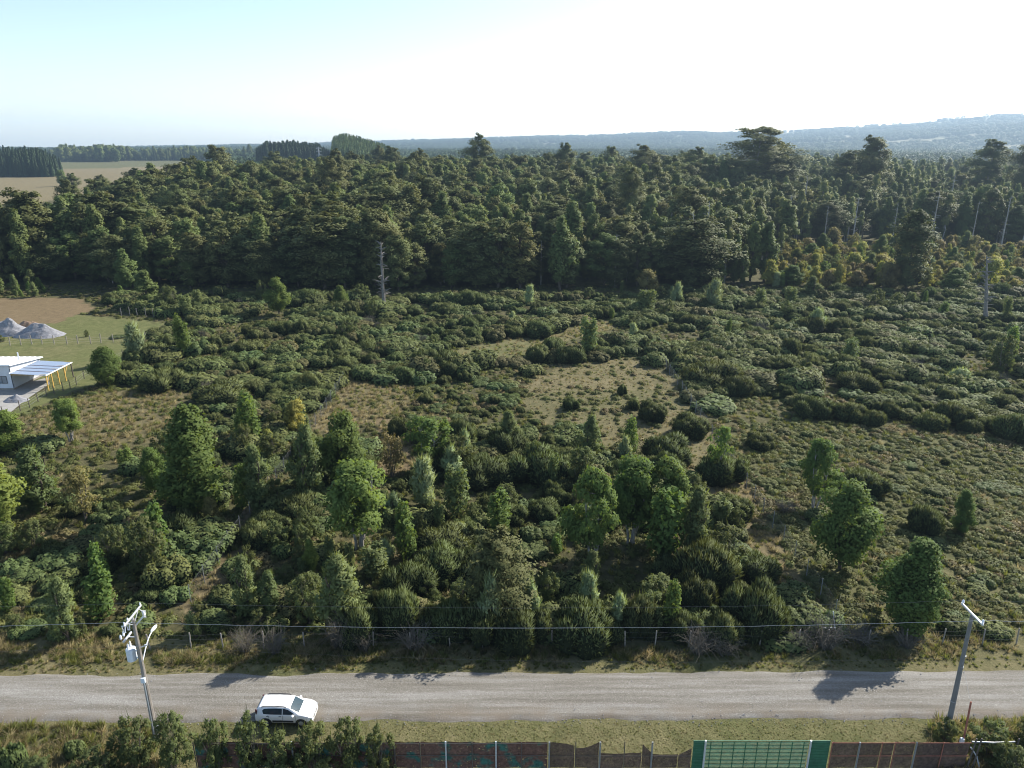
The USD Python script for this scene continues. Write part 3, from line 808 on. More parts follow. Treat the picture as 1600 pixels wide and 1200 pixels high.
obj('lamp_arm', tube([(0.02, 0.12 + 1.5 * u, 5.75 + 1.0 * math.sin(u * math.pi / 2)) for u in s_], 0.035, 8), M['lamp_shell'], p, smooth=60)
lh = trimesh.creation.icosphere(2)
lv = np.array(lh.vertices) * [0.13, 0.36, 0.075]
lv[:, 2] = np.where(lv[:, 2] < -0.03, -0.03, lv[:, 2])
obj('lamp_head', (lv + [0.02, 1.92, 6.80], np.array(lh.faces)), M['lamp_shell'], p, smooth=40)
obj('control_box', box(0.02, -0.2, 4.6, 0.26, 0.18, 0.34, 0.02), M['tank'], p)
obj('meter_box', box(0.26, 0.05, 0.75, 0.26, 0.24, 0.42, 0.03), M['white_box'], p)
obj('conduit', tube([(0.02, -0.17, 0.1), (0.02, -0.15, 4.5)], 0.03, 6), M['galv'], p)
for z in (2.2, 4.1, 5.9, 7.0):
    obj('band', tube([(0, 0, z), (0, 0, z + 0.07)], [0.165 - 0.006 * z] * 2, 10), M['steel'], p)

RP = np.array([27.4, 36.4, 0.0])
p = thing('utility_pole', 'plain grey tapered power pole with a single crossarm beside the rusty pipe', 'utility pole', RP)
obj('shaft', tube([(0.12, 0, -0.4), (0.06, 0, 3), (0, 0, 6), (-0.05, 0, 9.3)], [0.17, 0.15, 0.125, 0.10], 8), M['pole_grey'], p, smooth=30)
obj('crossarm', box(-0.05, 0.02, 9.40, 0.10, 2.1, 0.12, 0.01), M['galv'], p)
for yy in (-0.95, 0.98):
    obj('insulator', insulator((-0.05, yy, 9.46), 0.08, 0.26), M['porcelain'], p, smooth=40)
for z in (3.0, 5.6, 6.4):
    obj('band', tube([(0.03, 0, z), (0.03, 0, z + 0.06)], [0.175 - 0.006 * z] * 2, 10), M['steel'], p)


def span(a, b, sag, r, n=28):
    a, b = np.asarray(a, float), np.asarray(b, float)
    u = np.linspace(0, 1, n)
    q = a + (b - a) * u[:, None]
    q[:, 2] -= sag * 4 * u * (1 - u)
    return tube(q, r, 4)


def line_wire(name_label, y0, z0, y1, z1, r, mat, sag=0.45):
    a, b = (LP[0], y0, z0), (RP[0], y1, z1)
    o = (LP[0] - 50, y0 - 0.2, z0 - 0.1)
    e = (RP[0] + 50, y1 + 0.3, z1)
    obj('overhead_wire', join([span(o, a, sag, r), span(a, b, sag, r), span(b, e, sag, r)]), mat, label=name_label, cat='power line')


line_wire('bright overhead wire on the near ends of the pole crossarms', 35.65, 9.38, 35.45, 9.66, 0.010, M['wire'])
line_wire('thin faint overhead wire on the far ends of the pole crossarms', 37.55, 9.38, 37.38, 9.66, 0.0045, M['wire_grey'])
line_wire('thin lower service cable strung halfway down the power poles', 36.75, 6.9, 36.5, 6.2, 0.004, M['wire_dark'], 0.7)

p = thing('rusty_pipe', 'leaning rust red steel pipe with a small meter box next to the grey power pole', 'pipe', (27.7, 35.1, 0))
obj('pipe', tube([(0, 0, -0.3), (-0.05, 0.02, 2.0), (-0.12, 0.05, 4.1)], 0.055, 8), M['rust'], p, smooth=40)
obj('meter_box', box(-0.16, -0.05, 1.25, 0.2, 0.2, 0.36, 0.02), M['white_box'], p)
obj('guy_wire', span((-0.12, 0.05, 4.05), (-0.35, 1.3, 6.2), 0.03, 0.006, 4), M['wire'], p)

# ------------------------------------------------------------------ fences
def wire_mesh(L, H, step, r, z0=0.05):
    """Diagonal wire netting in the xz plane, L long and H high."""
    parts = []
    for sgn in (1, -1):
        for c in np.arange(-H, L, step):
            x0, x1 = (c, c + H) if sgn > 0 else (c + H, c)
            z = np.array([0.0, H])
            xx = np.array([x0, x1], float)
            u0, u1 = 0.0, 1.0
            d = xx[1] - xx[0]
            lo, hi = sorted(((0 - xx[0]) / d, (L - xx[0]) / d))
            u0, u1 = max(u0, lo), min(u1, hi)
            if u1 - u0 < 0.02:
                continue
            parts.append(tube([(xx[0] + d * u, 0.004 * sgn, z0 + H * u) for u in (u0, u1)], r, 3, cap=False))
    return join(parts)


def turn(mesh, a, at=(0, 0, 0)):
    v, f = mesh
    c, s = math.cos(a), math.sin(a)
    return v @ np.array([[c, s, 0], [-s, c, 0], [0, 0, 1]]) + np.asarray(at), f


rngf = np.random.default_rng(77)
for x0, ya, yb, label in ((-26.3, 50.5, 107.5, 'chain link fence with grey posts along the left side of the lot'), (25.6, 48.5, 117.5, 'chain link fence with grey posts along the right side of the lot')):
    p = thing('chain_link_fence', label, 'fence', (x0, ya, 0), group='chain link fences beside the overgrown lot')
    n = int((yb - ya) / 2.85)
    st = (yb - ya) / n
    for k in range(n + 1):
        z = float(terrain(x0, ya + k * st))
        obj('post', turn(tube([(0, 0, -0.2), (0, 0, 1.0), (0, 0, 1.9)], 0.03, 6), 0, (rngf.normal() * 0.03, k * st, z)), M['steel'], p)
        if k < n:
            z2 = float(terrain(x0, ya + (k + 1) * st))
            mv, mf = wire_mesh(st, 1.6, 0.25, 0.0018)
            mv[:, 2] += (mv[:, 0] / st) * (z2 - z)
            obj('netting', turn((mv, mf), math.pi / 2, (0.02, k * st, z)), M['netting'], p)
            obj('top_wire', tube([(0.02, k * st, z + 1.66), (0.02, (k + 1) * st, z2 + 1.66)], 0.005, 4), M['netting'], p)

p = thing('wire_fence', 'low wire fence on weathered posts along the far verge of the gravel road', 'fence', (0, 45.2, 0))
xk = -27.0
while xk < 62:
    y = 0.0086 * xk + rngf.normal() * 0.06
    lx, ly = rngf.normal(size=2) * 0.06
    obj('post', tube([(xk, y, -0.3), (xk + lx, y + ly, 1.45)], 0.05, 6), M['post_wood'] if rngf.random() < 0.6 else M['concrete'], p)
    xk += rngf.uniform(2.2, 3.1)
for z in (0.45, 0.85, 1.25):
    q = np.array([(xx, 0.0086 * xx + 0.05, z + 0.04 * math.sin(xx * 1.1)) for xx in np.arange(-27, 62, 1.3)])
    obj('strand', tube(q, 0.003, 3), M['wire_grey'], p)

# metal frame left standing at the verge
fx, fy = ground_at(1285, 1003)
p = thing('metal_frame', 'pale metal pipe frame standing in dead brush at the far roadside', 'frame', (fx, fy, 0))
obj('upright', cyl((1.05, 0, 0), (0.75, 0.6, 2.3), 0.04, 8), M['galv'], p)
obj('crossbar', cyl((-1.0, 0.2, 1.05), (0.95, 0.25, 1.1), 0.035, 8), M['galv'], p)
obj('footing', box(-0.95, 0.2, 0.95, 0.35, 0.2, 0.16, 0.02), M['white_box'], p)
obj('upright', cyl((-1.0, 0.2, 0), (-1.0, 0.2, 1.08), 0.03, 8), M['galv'], p)


# foreground boundary fence ------------------------------------------
def net_mat(name, c1, c2, scale, cut):
    """Woven screening with holes."""
    return usdkit.material(stage, '/World/Looks/' + name, {
        'tc': ('texture_coordinate', {}), 'mp': ('mapping', {'scale': (1.0, 1.0, 1.0)}), 'v': ('voronoi_texture', {'scale': scale, 'feature': 'distance_to_edge'}), 'n': ('noise_texture', {'scale': 0.9, 'detail': 3.0}),
        'n2': ('noise_texture', {'scale': 7.0, 'detail': 4.0}),
        'r': ('rgb_ramp', {'ramp': [(0.40, c1), (0.48, c2)]}), 'gt': ('math', {'math_type': 'greater_than', 'value2': cut}), 'v2': ('map_range', {'from_min': 0.3, 'from_max': 0.7, 'to_min': 0.6, 'to_max': 1.3}),
        'h': ('hsv', {}), 'p': ('principled_bsdf', {'roughness': 0.85, 'specular_ior_level': 0.2}), 't': ('transparent_bsdf', {'color': (1, 1, 1)}), 'm': ('mix_closure', {})},
        [('tc.object', 'v.vector'), ('tc.object', 'n.vector'), ('tc.object', 'n2.vector'), ('n.fac', 'r.fac'), ('v.distance', 'gt.value1'), ('gt.value', 'm.fac'), ('r.color', 'h.color'), ('n2.fac', 'v2.value'), ('v2.result', 'h.value'),
         ('h.color', 'p.base_color'), ('p.BSDF', 'm.closure1'), ('t.BSDF', 'm.closure2')], surface='m.closure')


M['camo'] = net_mat('camo', (0.035, 0.10, 0.08), (0.115, 0.062, 0.046), 7.0, 0.40)
M['shade_cloth'] = net_mat('shade_cloth', (0.115, 0.074, 0.056), (0.085, 0.055, 0.043), 22.0, 0.30)
M['green_panel'] = mat_plain('green_panel', (0.034, 0.115, 0.066), 0.7, noise=0.35, scale=3)
M['green_dark'] = mat_plain('green_dark', (0.015, 0.085, 0.040), 0.6, noise=0.2, scale=3)
FY = 34.2


def sheet(x0, x1, top, seed, z0=0.02, y=FY, amp=0.05):
    """A hanging cloth: top(u) gives its upper edge."""
    n, m = 16, 9
    u, v = np.meshgrid(np.linspace(0, 1, n), np.linspace(0, 1, m))
    x = x0 + (x1 - x0) * u
    z = z0 + (np.vectorize(top)(u) - z0) * v
    yy = y + amp * (meshkit.fbm(np.stack([x * 1.4, z * 1.2, x * 0 + seed], -1), 3, seed) - 0.5) * 2
    i, j = np.meshgrid(np.arange(m - 1), np.arange(n - 1), indexing='ij')
    q = np.stack([i * n + j, i * n + j + 1, (i + 1) * n + j + 1, (i + 1) * n + j], -1).reshape(-1, 4)
    return np.stack([x.ravel(), yy.ravel(), z.ravel()], 1), np.vstack([q[:, :3], q[:, [0, 2, 3]]])


X26 = lambda px: (px - 800) / 26.0
p = thing('screened_fence', 'teal and rust brown camouflage netting on a post fence behind the foreground bushes', 'fence', (0, 0, 0))
edges = [305, 380, 458, 540, 617, 657, 697, 738, 775, 815, 856]
for k, (a, b) in enumerate(zip(edges[:-1], edges[1:])):
    sag = rngf.uniform(0.02, 0.09)
    obj('net_panel', sheet(X26(a) + 0.02, X26(b) - 0.02, lambda u, s=sag: 2.02 - s * math.sin(math.pi * u), 500 + k), M['camo'], p)
    thick = a in (458, 617, 697, 775)
    obj('post', tube([(X26(a), FY - 0.09, -0.3), (X26(a), FY - 0.09, 2.12 if thick else 2.05)], 0.05 if thick else 0.03, 6), M['galv'] if a in (775, 697, 458) else M['post_dark'], p)
for z in (1.05, 1.98):
    obj('rail', cyl((X26(305), FY - 0.085, z), (X26(856), FY - 0.085, z), 0.02, 5), M['post_dark'], p)

p = thing('cloth_fence', 'brown shade cloth sagging torn between posts left of the green panel', 'fence', (0, 0, 0))
tops = [(858, 898, lambda u: 1.98 - 0.25 * u ** 2), (898, 936, lambda u: 1.55 + 0.45 * u ** 1.3 - 0.1 * math.sin(math.pi * u)), (936, 975, lambda u: 1.15 - 0.04 * math.sin(3 * u)), (975, 1003, lambda u: 1.12 + 0.05 * u),
        (1003, 1019, lambda u: 1.85 - 0.65 * u ** 0.8), (1019, 1060, lambda u: 1.08 - 0.06 * math.sin(math.pi * u)), (1060, 1081, lambda u: 1.02 + 0.5 * u)]
for k, (a, b, f) in enumerate(tops):
    obj('cloth_panel', sheet(X26(a) + 0.02, X26(b) - 0.02, f, 530 + k), M['shade_cloth'], p)
for a, thick in ((858, 1), (899, 0), (937, 1), (975, 0), (1018, 1)):
    obj('post', tube([(X26(a), FY - 0.09, -0.3), (X26(a), FY - 0.09, 2.08)], 0.055 if thick else 0.028, 6), M['steel'] if thick else M['post_dark'], p)
obj('rail', cyl((X26(858), FY - 0.085, 1.02), (X26(1081), FY - 0.085, 1.02), 0.02, 5), M['post_dark'], p)

p = thing('green_panel', 'bright green slatted screen panel with two grey posts at the bottom edge', 'screen', (0, 0, 0))
xa, xb, xc, xd = X26(1082), X26(1100), X26(1263), X26(1295)
for a, b in ((xa, xb), (xc, xd)):
    obj('solid_panel', box((a + b) / 2, FY, 1.02, b - a - 0.03, 0.03, 2.04), M['green_panel'], p)
    for z in np.arange(0.1, 2.0, 0.12):
        obj('lath', box((a + b) / 2, FY - 0.022, z, b - a - 0.06, 0.012, 0.06), M['green_dark'] if int(z * 100) % 3 else M['green_panel'], p)
for k, z in enumerate(np.arange(0.06, 2.03, 0.105)):
    v, f = box((xb + xc) / 2, FY, z, xc - xb - 0.12, 0.02, 0.060)
    obj('slat', (v, f), M['green_panel'], p)
for k in range(9):
    xx = xb + (xc - xb) * (k + 0.5) / 9
    obj('upright', box(xx, FY - 0.03, 1.02, 0.045, 0.03, 2.0), M['green_dark'], p)
obj('top_rail', box((xa + xd) / 2, FY, 2.075, xd - xa, 0.05, 0.04), M['green_panel'], p)
for a in (xb, xc):
    obj('post', tube([(a, FY - 0.12, -0.3), (a, FY - 0.12, 2.22)], 0.06, 8), M['galv'], p)

p = thing('mesh_fence', 'dark red framed brown mesh fence between the green panel and the grey pole', 'fence', (0, 0, 0))
edges = [1297, 1340, 1375, 1395, 1428, 1470, 1513]
for k, (a, b) in enumerate(zip(edges[:-1], edges[1:])):
    obj('mesh_panel', sheet(X26(a) + 0.02, X26(b) - 0.02, lambda u, k=k: 2.02 - 0.05 * math.sin(math.pi * u) - 0.03 * (k % 3), 560 + k), M['shade_cloth'], p)
    thick = a in (1340, 1428, 1513)
    obj('post', tube([(X26(a), FY - 0.09, -0.3), (X26(a), FY - 0.09, 2.06)], 0.05 if thick else 0.03, 6), M['steel'] if thick else M['rust'], p)
for z in (1.02, 2.0):
    obj('rail', cyl((X26(1297), FY - 0.085, z), (X26(1513), FY - 0.085, z), 0.022, 5), M['rust'], p)

p = thing('rail_fence', 'short bent pale pipe rail on dark posts in the bottom right corner', 'fence', (0, 0, 0))
obj('rail', tube([(X26(1515), FY + 0.02, 2.0), (X26(1550), FY + 0.02, 1.93), (X26(1582), FY + 0.02, 2.0)], 0.045, 6), M['steel'], p)
obj('brace', tube([(X26(1517), FY + 0.1, 1.5), (X26(1528), FY, 0.9), (X26(1536), FY, 0.1)], 0.04, 6), M['galv'], p)
for a in (1517, 1525, 1583):
    obj('post', tube([(X26(a), FY, -0.3), (X26(a) + 0.15, FY, 2.25)], 0.045, 6), M['post_dark'], p)
# ------------------------------------------------------------------ white hatchback
M['car_white'] = mat_plain('car_white', (0.80, 0.80, 0.79), 0.28, coat=0.6)
M['car_black'] = mat_plain('car_black', (0.018, 0.018, 0.02), 0.5)
M['car_glass'] = mat_plain('car_glass', (0.02, 0.03, 0.035), 0.06, spec=0.8)
M['windscreen'] = mat_plain('windscreen', (0.03, 0.055, 0.07), 0.25, spec=0.15)
M['tyre'] = mat_plain('tyre', (0.02, 0.02, 0.02), 0.9)
M['rim'] = mat_plain('rim', (0.45, 0.45, 0.46), 0.35, 0.7)
M['headlight'] = mat_plain('headlight', (0.55, 0.57, 0.6), 0.12, 0.3)
M['tail_light'] = mat_plain('tail_light', (0.06, 0.01, 0.01), 0.2)
M['plate'] = mat_plain('plate', (0.7, 0.7, 0.68), 0.5)
PROFX = np.array([-1.92, -1.88, -1.80, -1.62, -1.35, -0.6, 0.15, 0.40, 1.06, 1.32, 1.66, 1.84, 1.92])
PROFZ = np.array([0.72, 0.98, 1.28, 1.46, 1.50, 1.53, 1.50, 1.455, 1.00, 0.96, 0.86, 0.72, 0.56])
ztop = lambda x: np.interp(x, PROFX, PROFZ)
halfw = lambda x: 0.82 - 0.14 * np.clip((np.abs(x) - 1.45) / 0.5, 0, 1) ** 1.7
belt = lambda x: np.minimum(0.93 + 0.02 * (x < 0), ztop(x) - 0.05)


def side_y(x, z):
    w, zt, b = halfw(x), ztop(x), belt(x)
    t = (zt - b) / 0.55
    return w * 0.985 + (w - 0.17 * t - 0.02 - w * 0.985) * np.clip((z - b) / max(1e-3, zt - 0.07 * t - b), 0, 1)


def car_section(x):
    w, zt, b = halfw(x), ztop(x), belt(x)
    t = (zt - b) / 0.55
    half = [(w * 0.90, 0.20), (w * 0.985, 0.34), (w, 0.55), (w * 0.998, 0.74), (w * 0.985, b), (w - 0.17 * t - 0.02, zt - 0.07 * t - 0.008), (w - 0.17 * t - 0.09, zt - 0.018 * t), (w * 0.35, zt + 0.008)]
    return [(x, -a, z) for a, z in half] + [(x, a, z) for a, z in half[::-1]]


sx = np.unique(np.concatenate([PROFX, np.linspace(-1.86, 1.86, 26)]))
sec = np.array([car_section(x) for x in sx])
ns, npt = sec.shape[:2]
i, j = np.meshgrid(np.arange(ns - 1), np.arange(npt), indexing='ij')
q = np.stack([i * npt + j, i * npt + (j + 1) % npt, (i + 1) * npt + (j + 1) % npt, (i + 1) * npt + j], -1).reshape(-1, 4)
bf = np.vstack([q[:, [0, 2, 1]], q[:, [0, 3, 2]], [[0, k, k + 1] for k in range(1, npt - 1)], [[(ns - 1) * npt, (ns - 1) * npt + k + 1, (ns - 1) * npt + k] for k in range(1, npt - 1)]])
cx, cy = ground_at(447, 1128)
CAR = thing('parked_car', 'white five door hatchback parked at the near edge of the gravel road', 'car', (cx, 38.25, 0.06), rz=-2.0)
UsdGeom.Xformable(stage.GetPrimAtPath(CAR)).AddScaleOp().Set(Gf.Vec3f(0.97, 0.95, 0.88))
obj('body', (sec.reshape(-1, 3), bf), M['car_white'], CAR, smooth=38)


def side_panel(pts, s, off=0.006):
    """A flat patch lying on the car's flank; pts in (x, z)."""
    poly = Polygon(pts)
    n = len(pts)
    v = np.array([(x, s * (side_y(x, z) + off), z) for x, z in pts])
    c = v.mean(0)
    v = np.vstack([v, c])
    f = np.array([[k, (k + 1) % n, n] for k in range(n)])
    return v, (f if s < 0 else f[:, ::-1])


for s in (-1, 1):
    obj('front_side_window', side_panel([(0.0, 0.99), (0.50, 1.0), (0.83, 1.02), (0.60, 1.17), (0.36, 1.32), (0.1, 1.385), (0.0, 1.39)], s), M['car_glass'], CAR)
    obj('rear_side_window', side_panel([(-0.05, 0.99), (-0.05, 1.39), (-0.5, 1.40), (-0.95, 1.385), (-1.28, 1.35), (-1.38, 1.24), (-1.30, 1.02), (-0.8, 0.99)], s), M['car_glass'], CAR)
    for x in (-0.02, -0.98, 0.86):
        obj('door_seam', box(x, s * 0.818, 0.64, 0.014, 0.012, 0.62), M['car_black'], CAR)
    for x in (-0.18, -1.02):
        obj('door_handle', box(x, s * 0.825, 0.84, 0.17, 0.03, 0.045, 0.01), M['car_black'], CAR)
    obj('side_trim', box(-0.02, s * 0.822, 0.42, 1.42, 0.03, 0.15, 0.012), M['car_black'], CAR)
    obj('roof_rail', tube([(-1.45, s * 0.60, 1.46), (-1.3, s * 0.60, 1.53), (-0.6, s * 0.60, 1.56), (0.05, s * 0.60, 1.54), (0.2, s * 0.60, 1.48)], 0.028, 6), M['car_black'], CAR, smooth=40)
    mi = trimesh.creation.icosphere(2)
    obj('mirror', (np.array(mi.vertices) * [0.09, 0.12, 0.085] + [0.70, s * 0.92, 1.0], np.array(mi.faces)), M['car_white'], CAR, smooth=True)
    obj('headlight', (np.array(mi.vertices) * [0.16, 0.19, 0.10] + [1.70, s * 0.53, 0.70], np.array(mi.faces)), M['headlight'], CAR, smooth=True)
    obj('tail_light', box(-1.80, s * 0.70, 1.12, 0.10, 0.12, 0.42, 0.03), M['tail_light'], CAR)
    for x in (-1.17, 1.20):
        arch = tube([(x, s * 0.70, 0.30), (x, s * 0.828, 0.30)], 0.375, 22)
        obj('wheel_arch', arch, M['car_black'], CAR, smooth=30)
        prof = [(0.66, 0.20), (0.66, 0.27), (0.69, 0.292), (0.81, 0.292), (0.845, 0.27), (0.845, 0.19)]
        wv = tube([(x, s * a, 0.29) for a, _ in prof], [b for _, b in prof], 22)
        wh = obj('wheel', wv, M['tyre'], CAR, smooth=30)
        obj('rim', join([tube([(x, s * 0.83, 0.29), (x, s * 0.852, 0.29)], [0.19, 0.17], 18)] + [box(x, s * 0.856, 0.29, 0.05, 0.012, 0.33)] + [turn(box(0, 0, 0, 0.33, 0.012, 0.05), 0, (x, s * 0.8565, 0.29))]), M['rim'], str(wh.GetPath()), smooth=30)
wsx = np.linspace(0.47, 1.03, 5)
wv, wf = [], []
for k, x in enumerate(wsx):
    yy = side_y(x, ztop(x) - 0.06) - 0.075
    for m in np.linspace(-1, 1, 7):
        wv.append((x + 0.006, yy * m, ztop(x) + 0.012 - 0.03 * abs(m) ** 4))
for k in range(4):
    for m in range(6):
        a = k * 7 + m
        wf += [[a, a + 7, a + 8], [a, a + 8, a + 1]]
obj('windscreen', (np.array(wv), np.array(wf)), M['windscreen'], CAR, smooth=True)
for yy in (-0.25, 0.3):
    obj('wiper', cyl((1.03, yy, 1.035), (0.80, yy - 0.35, 1.195), 0.009, 5), M['car_black'], CAR)
rv = np.array([(-1.83, -0.56, 1.06), (-1.83, 0.56, 1.06), (-1.70, 0.52, 1.41), (-1.70, -0.52, 1.41)]) + [-0.05, 0, 0]
obj('rear_window', (rv, np.array([[0, 2, 1], [0, 3, 2]])), M['car_glass'], CAR)
obj('grille', box(1.90, 0, 0.50, 0.06, 0.85, 0.14, 0.02), M['car_black'], CAR)
obj('lower_bumper', box(1.87, 0, 0.30, 0.10, 1.2, 0.12, 0.03), M['car_black'], CAR)
obj('number_plate', box(1.945, 0, 0.42, 0.012, 0.36, 0.12), M['plate'], CAR)
obj('bonnet_seam', box(1.40, 0, 0.958, 0.012, 1.25, 0.006), M['car_black'], CAR)
obj('roof_aerial', cyl((-1.3, 0, 1.5), (-1.55, 0, 1.72), 0.008, 5), M['car_black'], CAR)

# ------------------------------------------------------------------ house with lean-to, gravel heaps, yard fences
M['wall_paint'] = mat_plain('wall_paint', (0.44, 0.46, 0.48), 0.8, noise=0.06, scale=1.5)
M['roof_white'] = mat_plain('roof_white', (0.72, 0.73, 0.74), 0.35, noise=0.05)
M['roof_sheet'] = mat_plain('roof_sheet', (0.20, 0.255, 0.34), 0.6, noise=0.06)
M['roof_gap'] = mat_plain('roof_gap', (0.06, 0.055, 0.07), 0.7)
M['timber'] = mat_plain('timber', (0.46, 0.28, 0.06), 0.7, noise=0.15, scale=4)
M['window_frame'] = mat_plain('window_frame', (0.03, 0.03, 0.03), 0.5)
M['pane'] = mat_plain('pane', (0.10, 0.13, 0.15), 0.08, spec=0.8)
M['gravel'] = mat_plain('gravel', (0.20, 0.20, 0.21), 0.95, spec=0.1, noise=0.3, scale=3.0)
M['gravel_pale'] = mat_plain('gravel_pale', (0.27, 0.26, 0.24), 0.95, spec=0.1, noise=0.18, scale=1.2)
M['soil_heap'] = mat_plain('soil_heap', (0.19, 0.135, 0.095), 0.95, spec=0.1, noise=0.25, scale=2.0)
HX, HY = -76.2, 104.8
p = thing('house', 'pale single storey house with white sloping roof and lean-to on yellow posts', 'house', (HX, HY, 0))
obj('wall', box(-5.0, 0.06, 1.95, 10.0, 0.12, 3.9), M['wall_paint'], p)
side = Polygon([(0, 0), (7.0, 0), (7.0, 3.0), (0, 3.9)])
sm = trimesh.creation.extrude_polygon(side, 0.12)
sv = np.array(sm.vertices)
obj('wall', (np.stack([sv[:, 2] - 0.12 + 0.004, sv[:, 0] + 0.0, sv[:, 1]], 1), np.array(sm.faces)), M['wall_paint'], p)
obj('wall', box(-5.0, 7.06, 1.5, 10.0, 0.12, 3.0), M['wall_paint'], p)
obj('plinth', box(-5.0, -0.02, 0.12, 10.06, 0.08, 0.3), M['concrete'], p)
rv, rf = box(0, 0, 0, 10.8, 7.9, 0.16)
rv = rv + np.stack([np.full(8, -5.0), np.full(8, 3.5), 3.53 - rv[:, 1] * 0.1268], 1)
rp = obj('roof', (rv, rf), M['roof_white'], p)
for k in range(13):
    v, f = box(0, 0, 0, 0.05, 7.86, 0.05)
    v = v + np.stack([np.full(8, -10.2 + 0.86 * k), np.full(8, 3.5), 3.635 - v[:, 1] * 0.1268], 1)
    obj('standing_seam', (v, f), M['roof_white'], str(rp.GetPath()))
obj('flue', cyl((-1.35, 4.3, 3.3), (-1.35, 4.3, 4.75), 0.10, 10), M['galv'], p, smooth=40)
w = obj('window', box(-1.55, -0.025, 1.6, 1.5, 0.05, 1.2), M['window_frame'], p)
for xx in (-1.92, -1.18):
    obj('pane', box(xx, -0.055, 1.6, 0.66, 0.012, 1.06), M['pane'], str(w.GetPath()))
obj('skirting', box(0.03, 3.5, 0.14, 0.05, 7.0, 0.28), M['concrete'], p)
px_ = np.linspace(0.05, 5.5, 2)
for k, (ya, yb) in enumerate(((-0.45, 1.0), (1.2, 2.45), (2.65, 3.9), (4.1, 6.5))):
    v, f = box(2.77, (ya + yb) / 2, 0, 5.45, yb - ya, 0.05)
    v[:, 2] += 2.72 - 0.05 * v[:, 0]
    obj('lean_to_roof', (v, f), M['roof_sheet'], p)
for ya in (1.1, 2.55, 4.0):
    v, f = box(2.77, ya, 0, 5.45, 0.28, 0.05)
    v[:, 2] += 2.735 - 0.05 * v[:, 0]
    obj('dark_strip', (v, f), M['roof_gap'], p)
obj('fascia', box(5.53, 3.02, 2.43, 0.05, 6.95, 0.16), M['roof_white'], p)
obj('wall_flashing', box(0.03, 3.02, 2.78, 0.06, 6.95, 0.10), M['roof_white'], p)
for ya in (-0.3, 1.0, 2.6, 4.3, 6.3):
    obj('post', box(5.4, ya, 1.17, 0.13, 0.13, 2.34), M['timber'] if ya < 6 else M['post_dark'], p)
for ya, d in ((-0.3, 0.95), (2.6, -0.8), (4.3, 1.0)):
    a, b = np.array((5.4, ya + d, 2.32)), np.array((5.4, ya, 1.1))
    obj('brace', tube([a, b], 0.06, 4), M['timber'], p)
for ya in (-0.3, 1.0, 2.6, 4.3, 6.3):
    obj('rafter', box(2.7, ya + 0.1, 2.47, 5.3, 0.07, 0.12), M['timber'], p)

drive = A['drive'].intersection(shapely.box(-140, 60, 0, 160))
dm = trimesh.creation.triangulate_polygon(drive, engine='earcut')
obj('driveway', (np.column_stack([dm[0], np.full(len(dm[0]), 0.03)]), np.array(dm[1])), M['gravel_pale'], kind='structure')


def heap(cx, cy, w, d, h, seed, mat, label):
    n = 26
    u, v = np.meshgrid(np.linspace(-1, 1, n), np.linspace(-1, 1, n))
    r = np.sqrt(u * u + v * v)
    nz = meshkit.fbm(np.stack([u * 2 + seed, v * 2, u * 0], -1), 4, seed)
    nz2 = meshkit.fbm(np.stack([u * 5 + seed, v * 5, u * 0], -1), 3, seed + 1)
    rx = np.sqrt(np.clip(np.abs(u + 0.12) - 0.14, 0, 1) ** 2 + v * v)
    z = h * np.clip(1.08 - rx * (0.85 + 0.45 * nz), 0, 1) * (0.7 + 0.6 * nz) * (0.85 + 0.3 * nz2) - 0.06
    i, j = np.meshgrid(np.arange(n - 1), np.arange(n - 1), indexing='ij')
    q = np.stack([i * n + j, i * n + j + 1, (i + 1) * n + j + 1, (i + 1) * n + j], -1).reshape(-1, 4)
    obj('gravel_heap', (np.stack([cx + u.ravel() * w / 2, cy + v.ravel() * d / 2, z.ravel() + float(terrain(cx, cy))], 1), np.vstack([q[:, :3], q[:, [0, 2, 3]]])), mat, label=label, cat='gravel heap')


gx, gy = ground_at(17, 521)
heap(gx, gy, 8.0, 6, 2.9, 3, M['gravel'], 'left one of the two big grey gravel heaps behind the house')
gx, gy = ground_at(66, 524)
heap(gx, gy, 9.0, 5.5, 2.4, 5, M['gravel'], 'right one of the two big grey gravel heaps behind the house')
gx, gy = ground_at(45, 516)
heap(gx, gy + 1, 7, 5, 1.7, 8, M['soil_heap'], 'brown soil heap between the two grey gravel heaps')
gx, gy = ground_at(27, 626)
heap(gx, gy, 3.4, 2.4, 0.9, 6, M['gravel'], 'small grey gravel heap at the end of the driveway')


def post_row(name, label, pts, mat, h, r, wires=(0.4, 0.8, 1.1)):
    w = np.array([ground_at(a, b) for a, b in pts])
    p = thing(name, label, 'fence', (w[0][0], w[0][1], 0))
    o = w[0]
    for x, y in w:
        z = float(terrain(x, y))
        obj('post', tube([(x - o[0], y - o[1], z - 0.3), (x - o[0] + rngf.normal() * 0.05, y - o[1], z + h * rngf.uniform(0.92, 1.08))], r, 6), mat, p)
    for zz in wires:
        obj('strand', tube([(x - o[0], y - o[1], float(terrain(x, y)) + zz) for x, y in w], 0.006, 3), M['wire'], p)


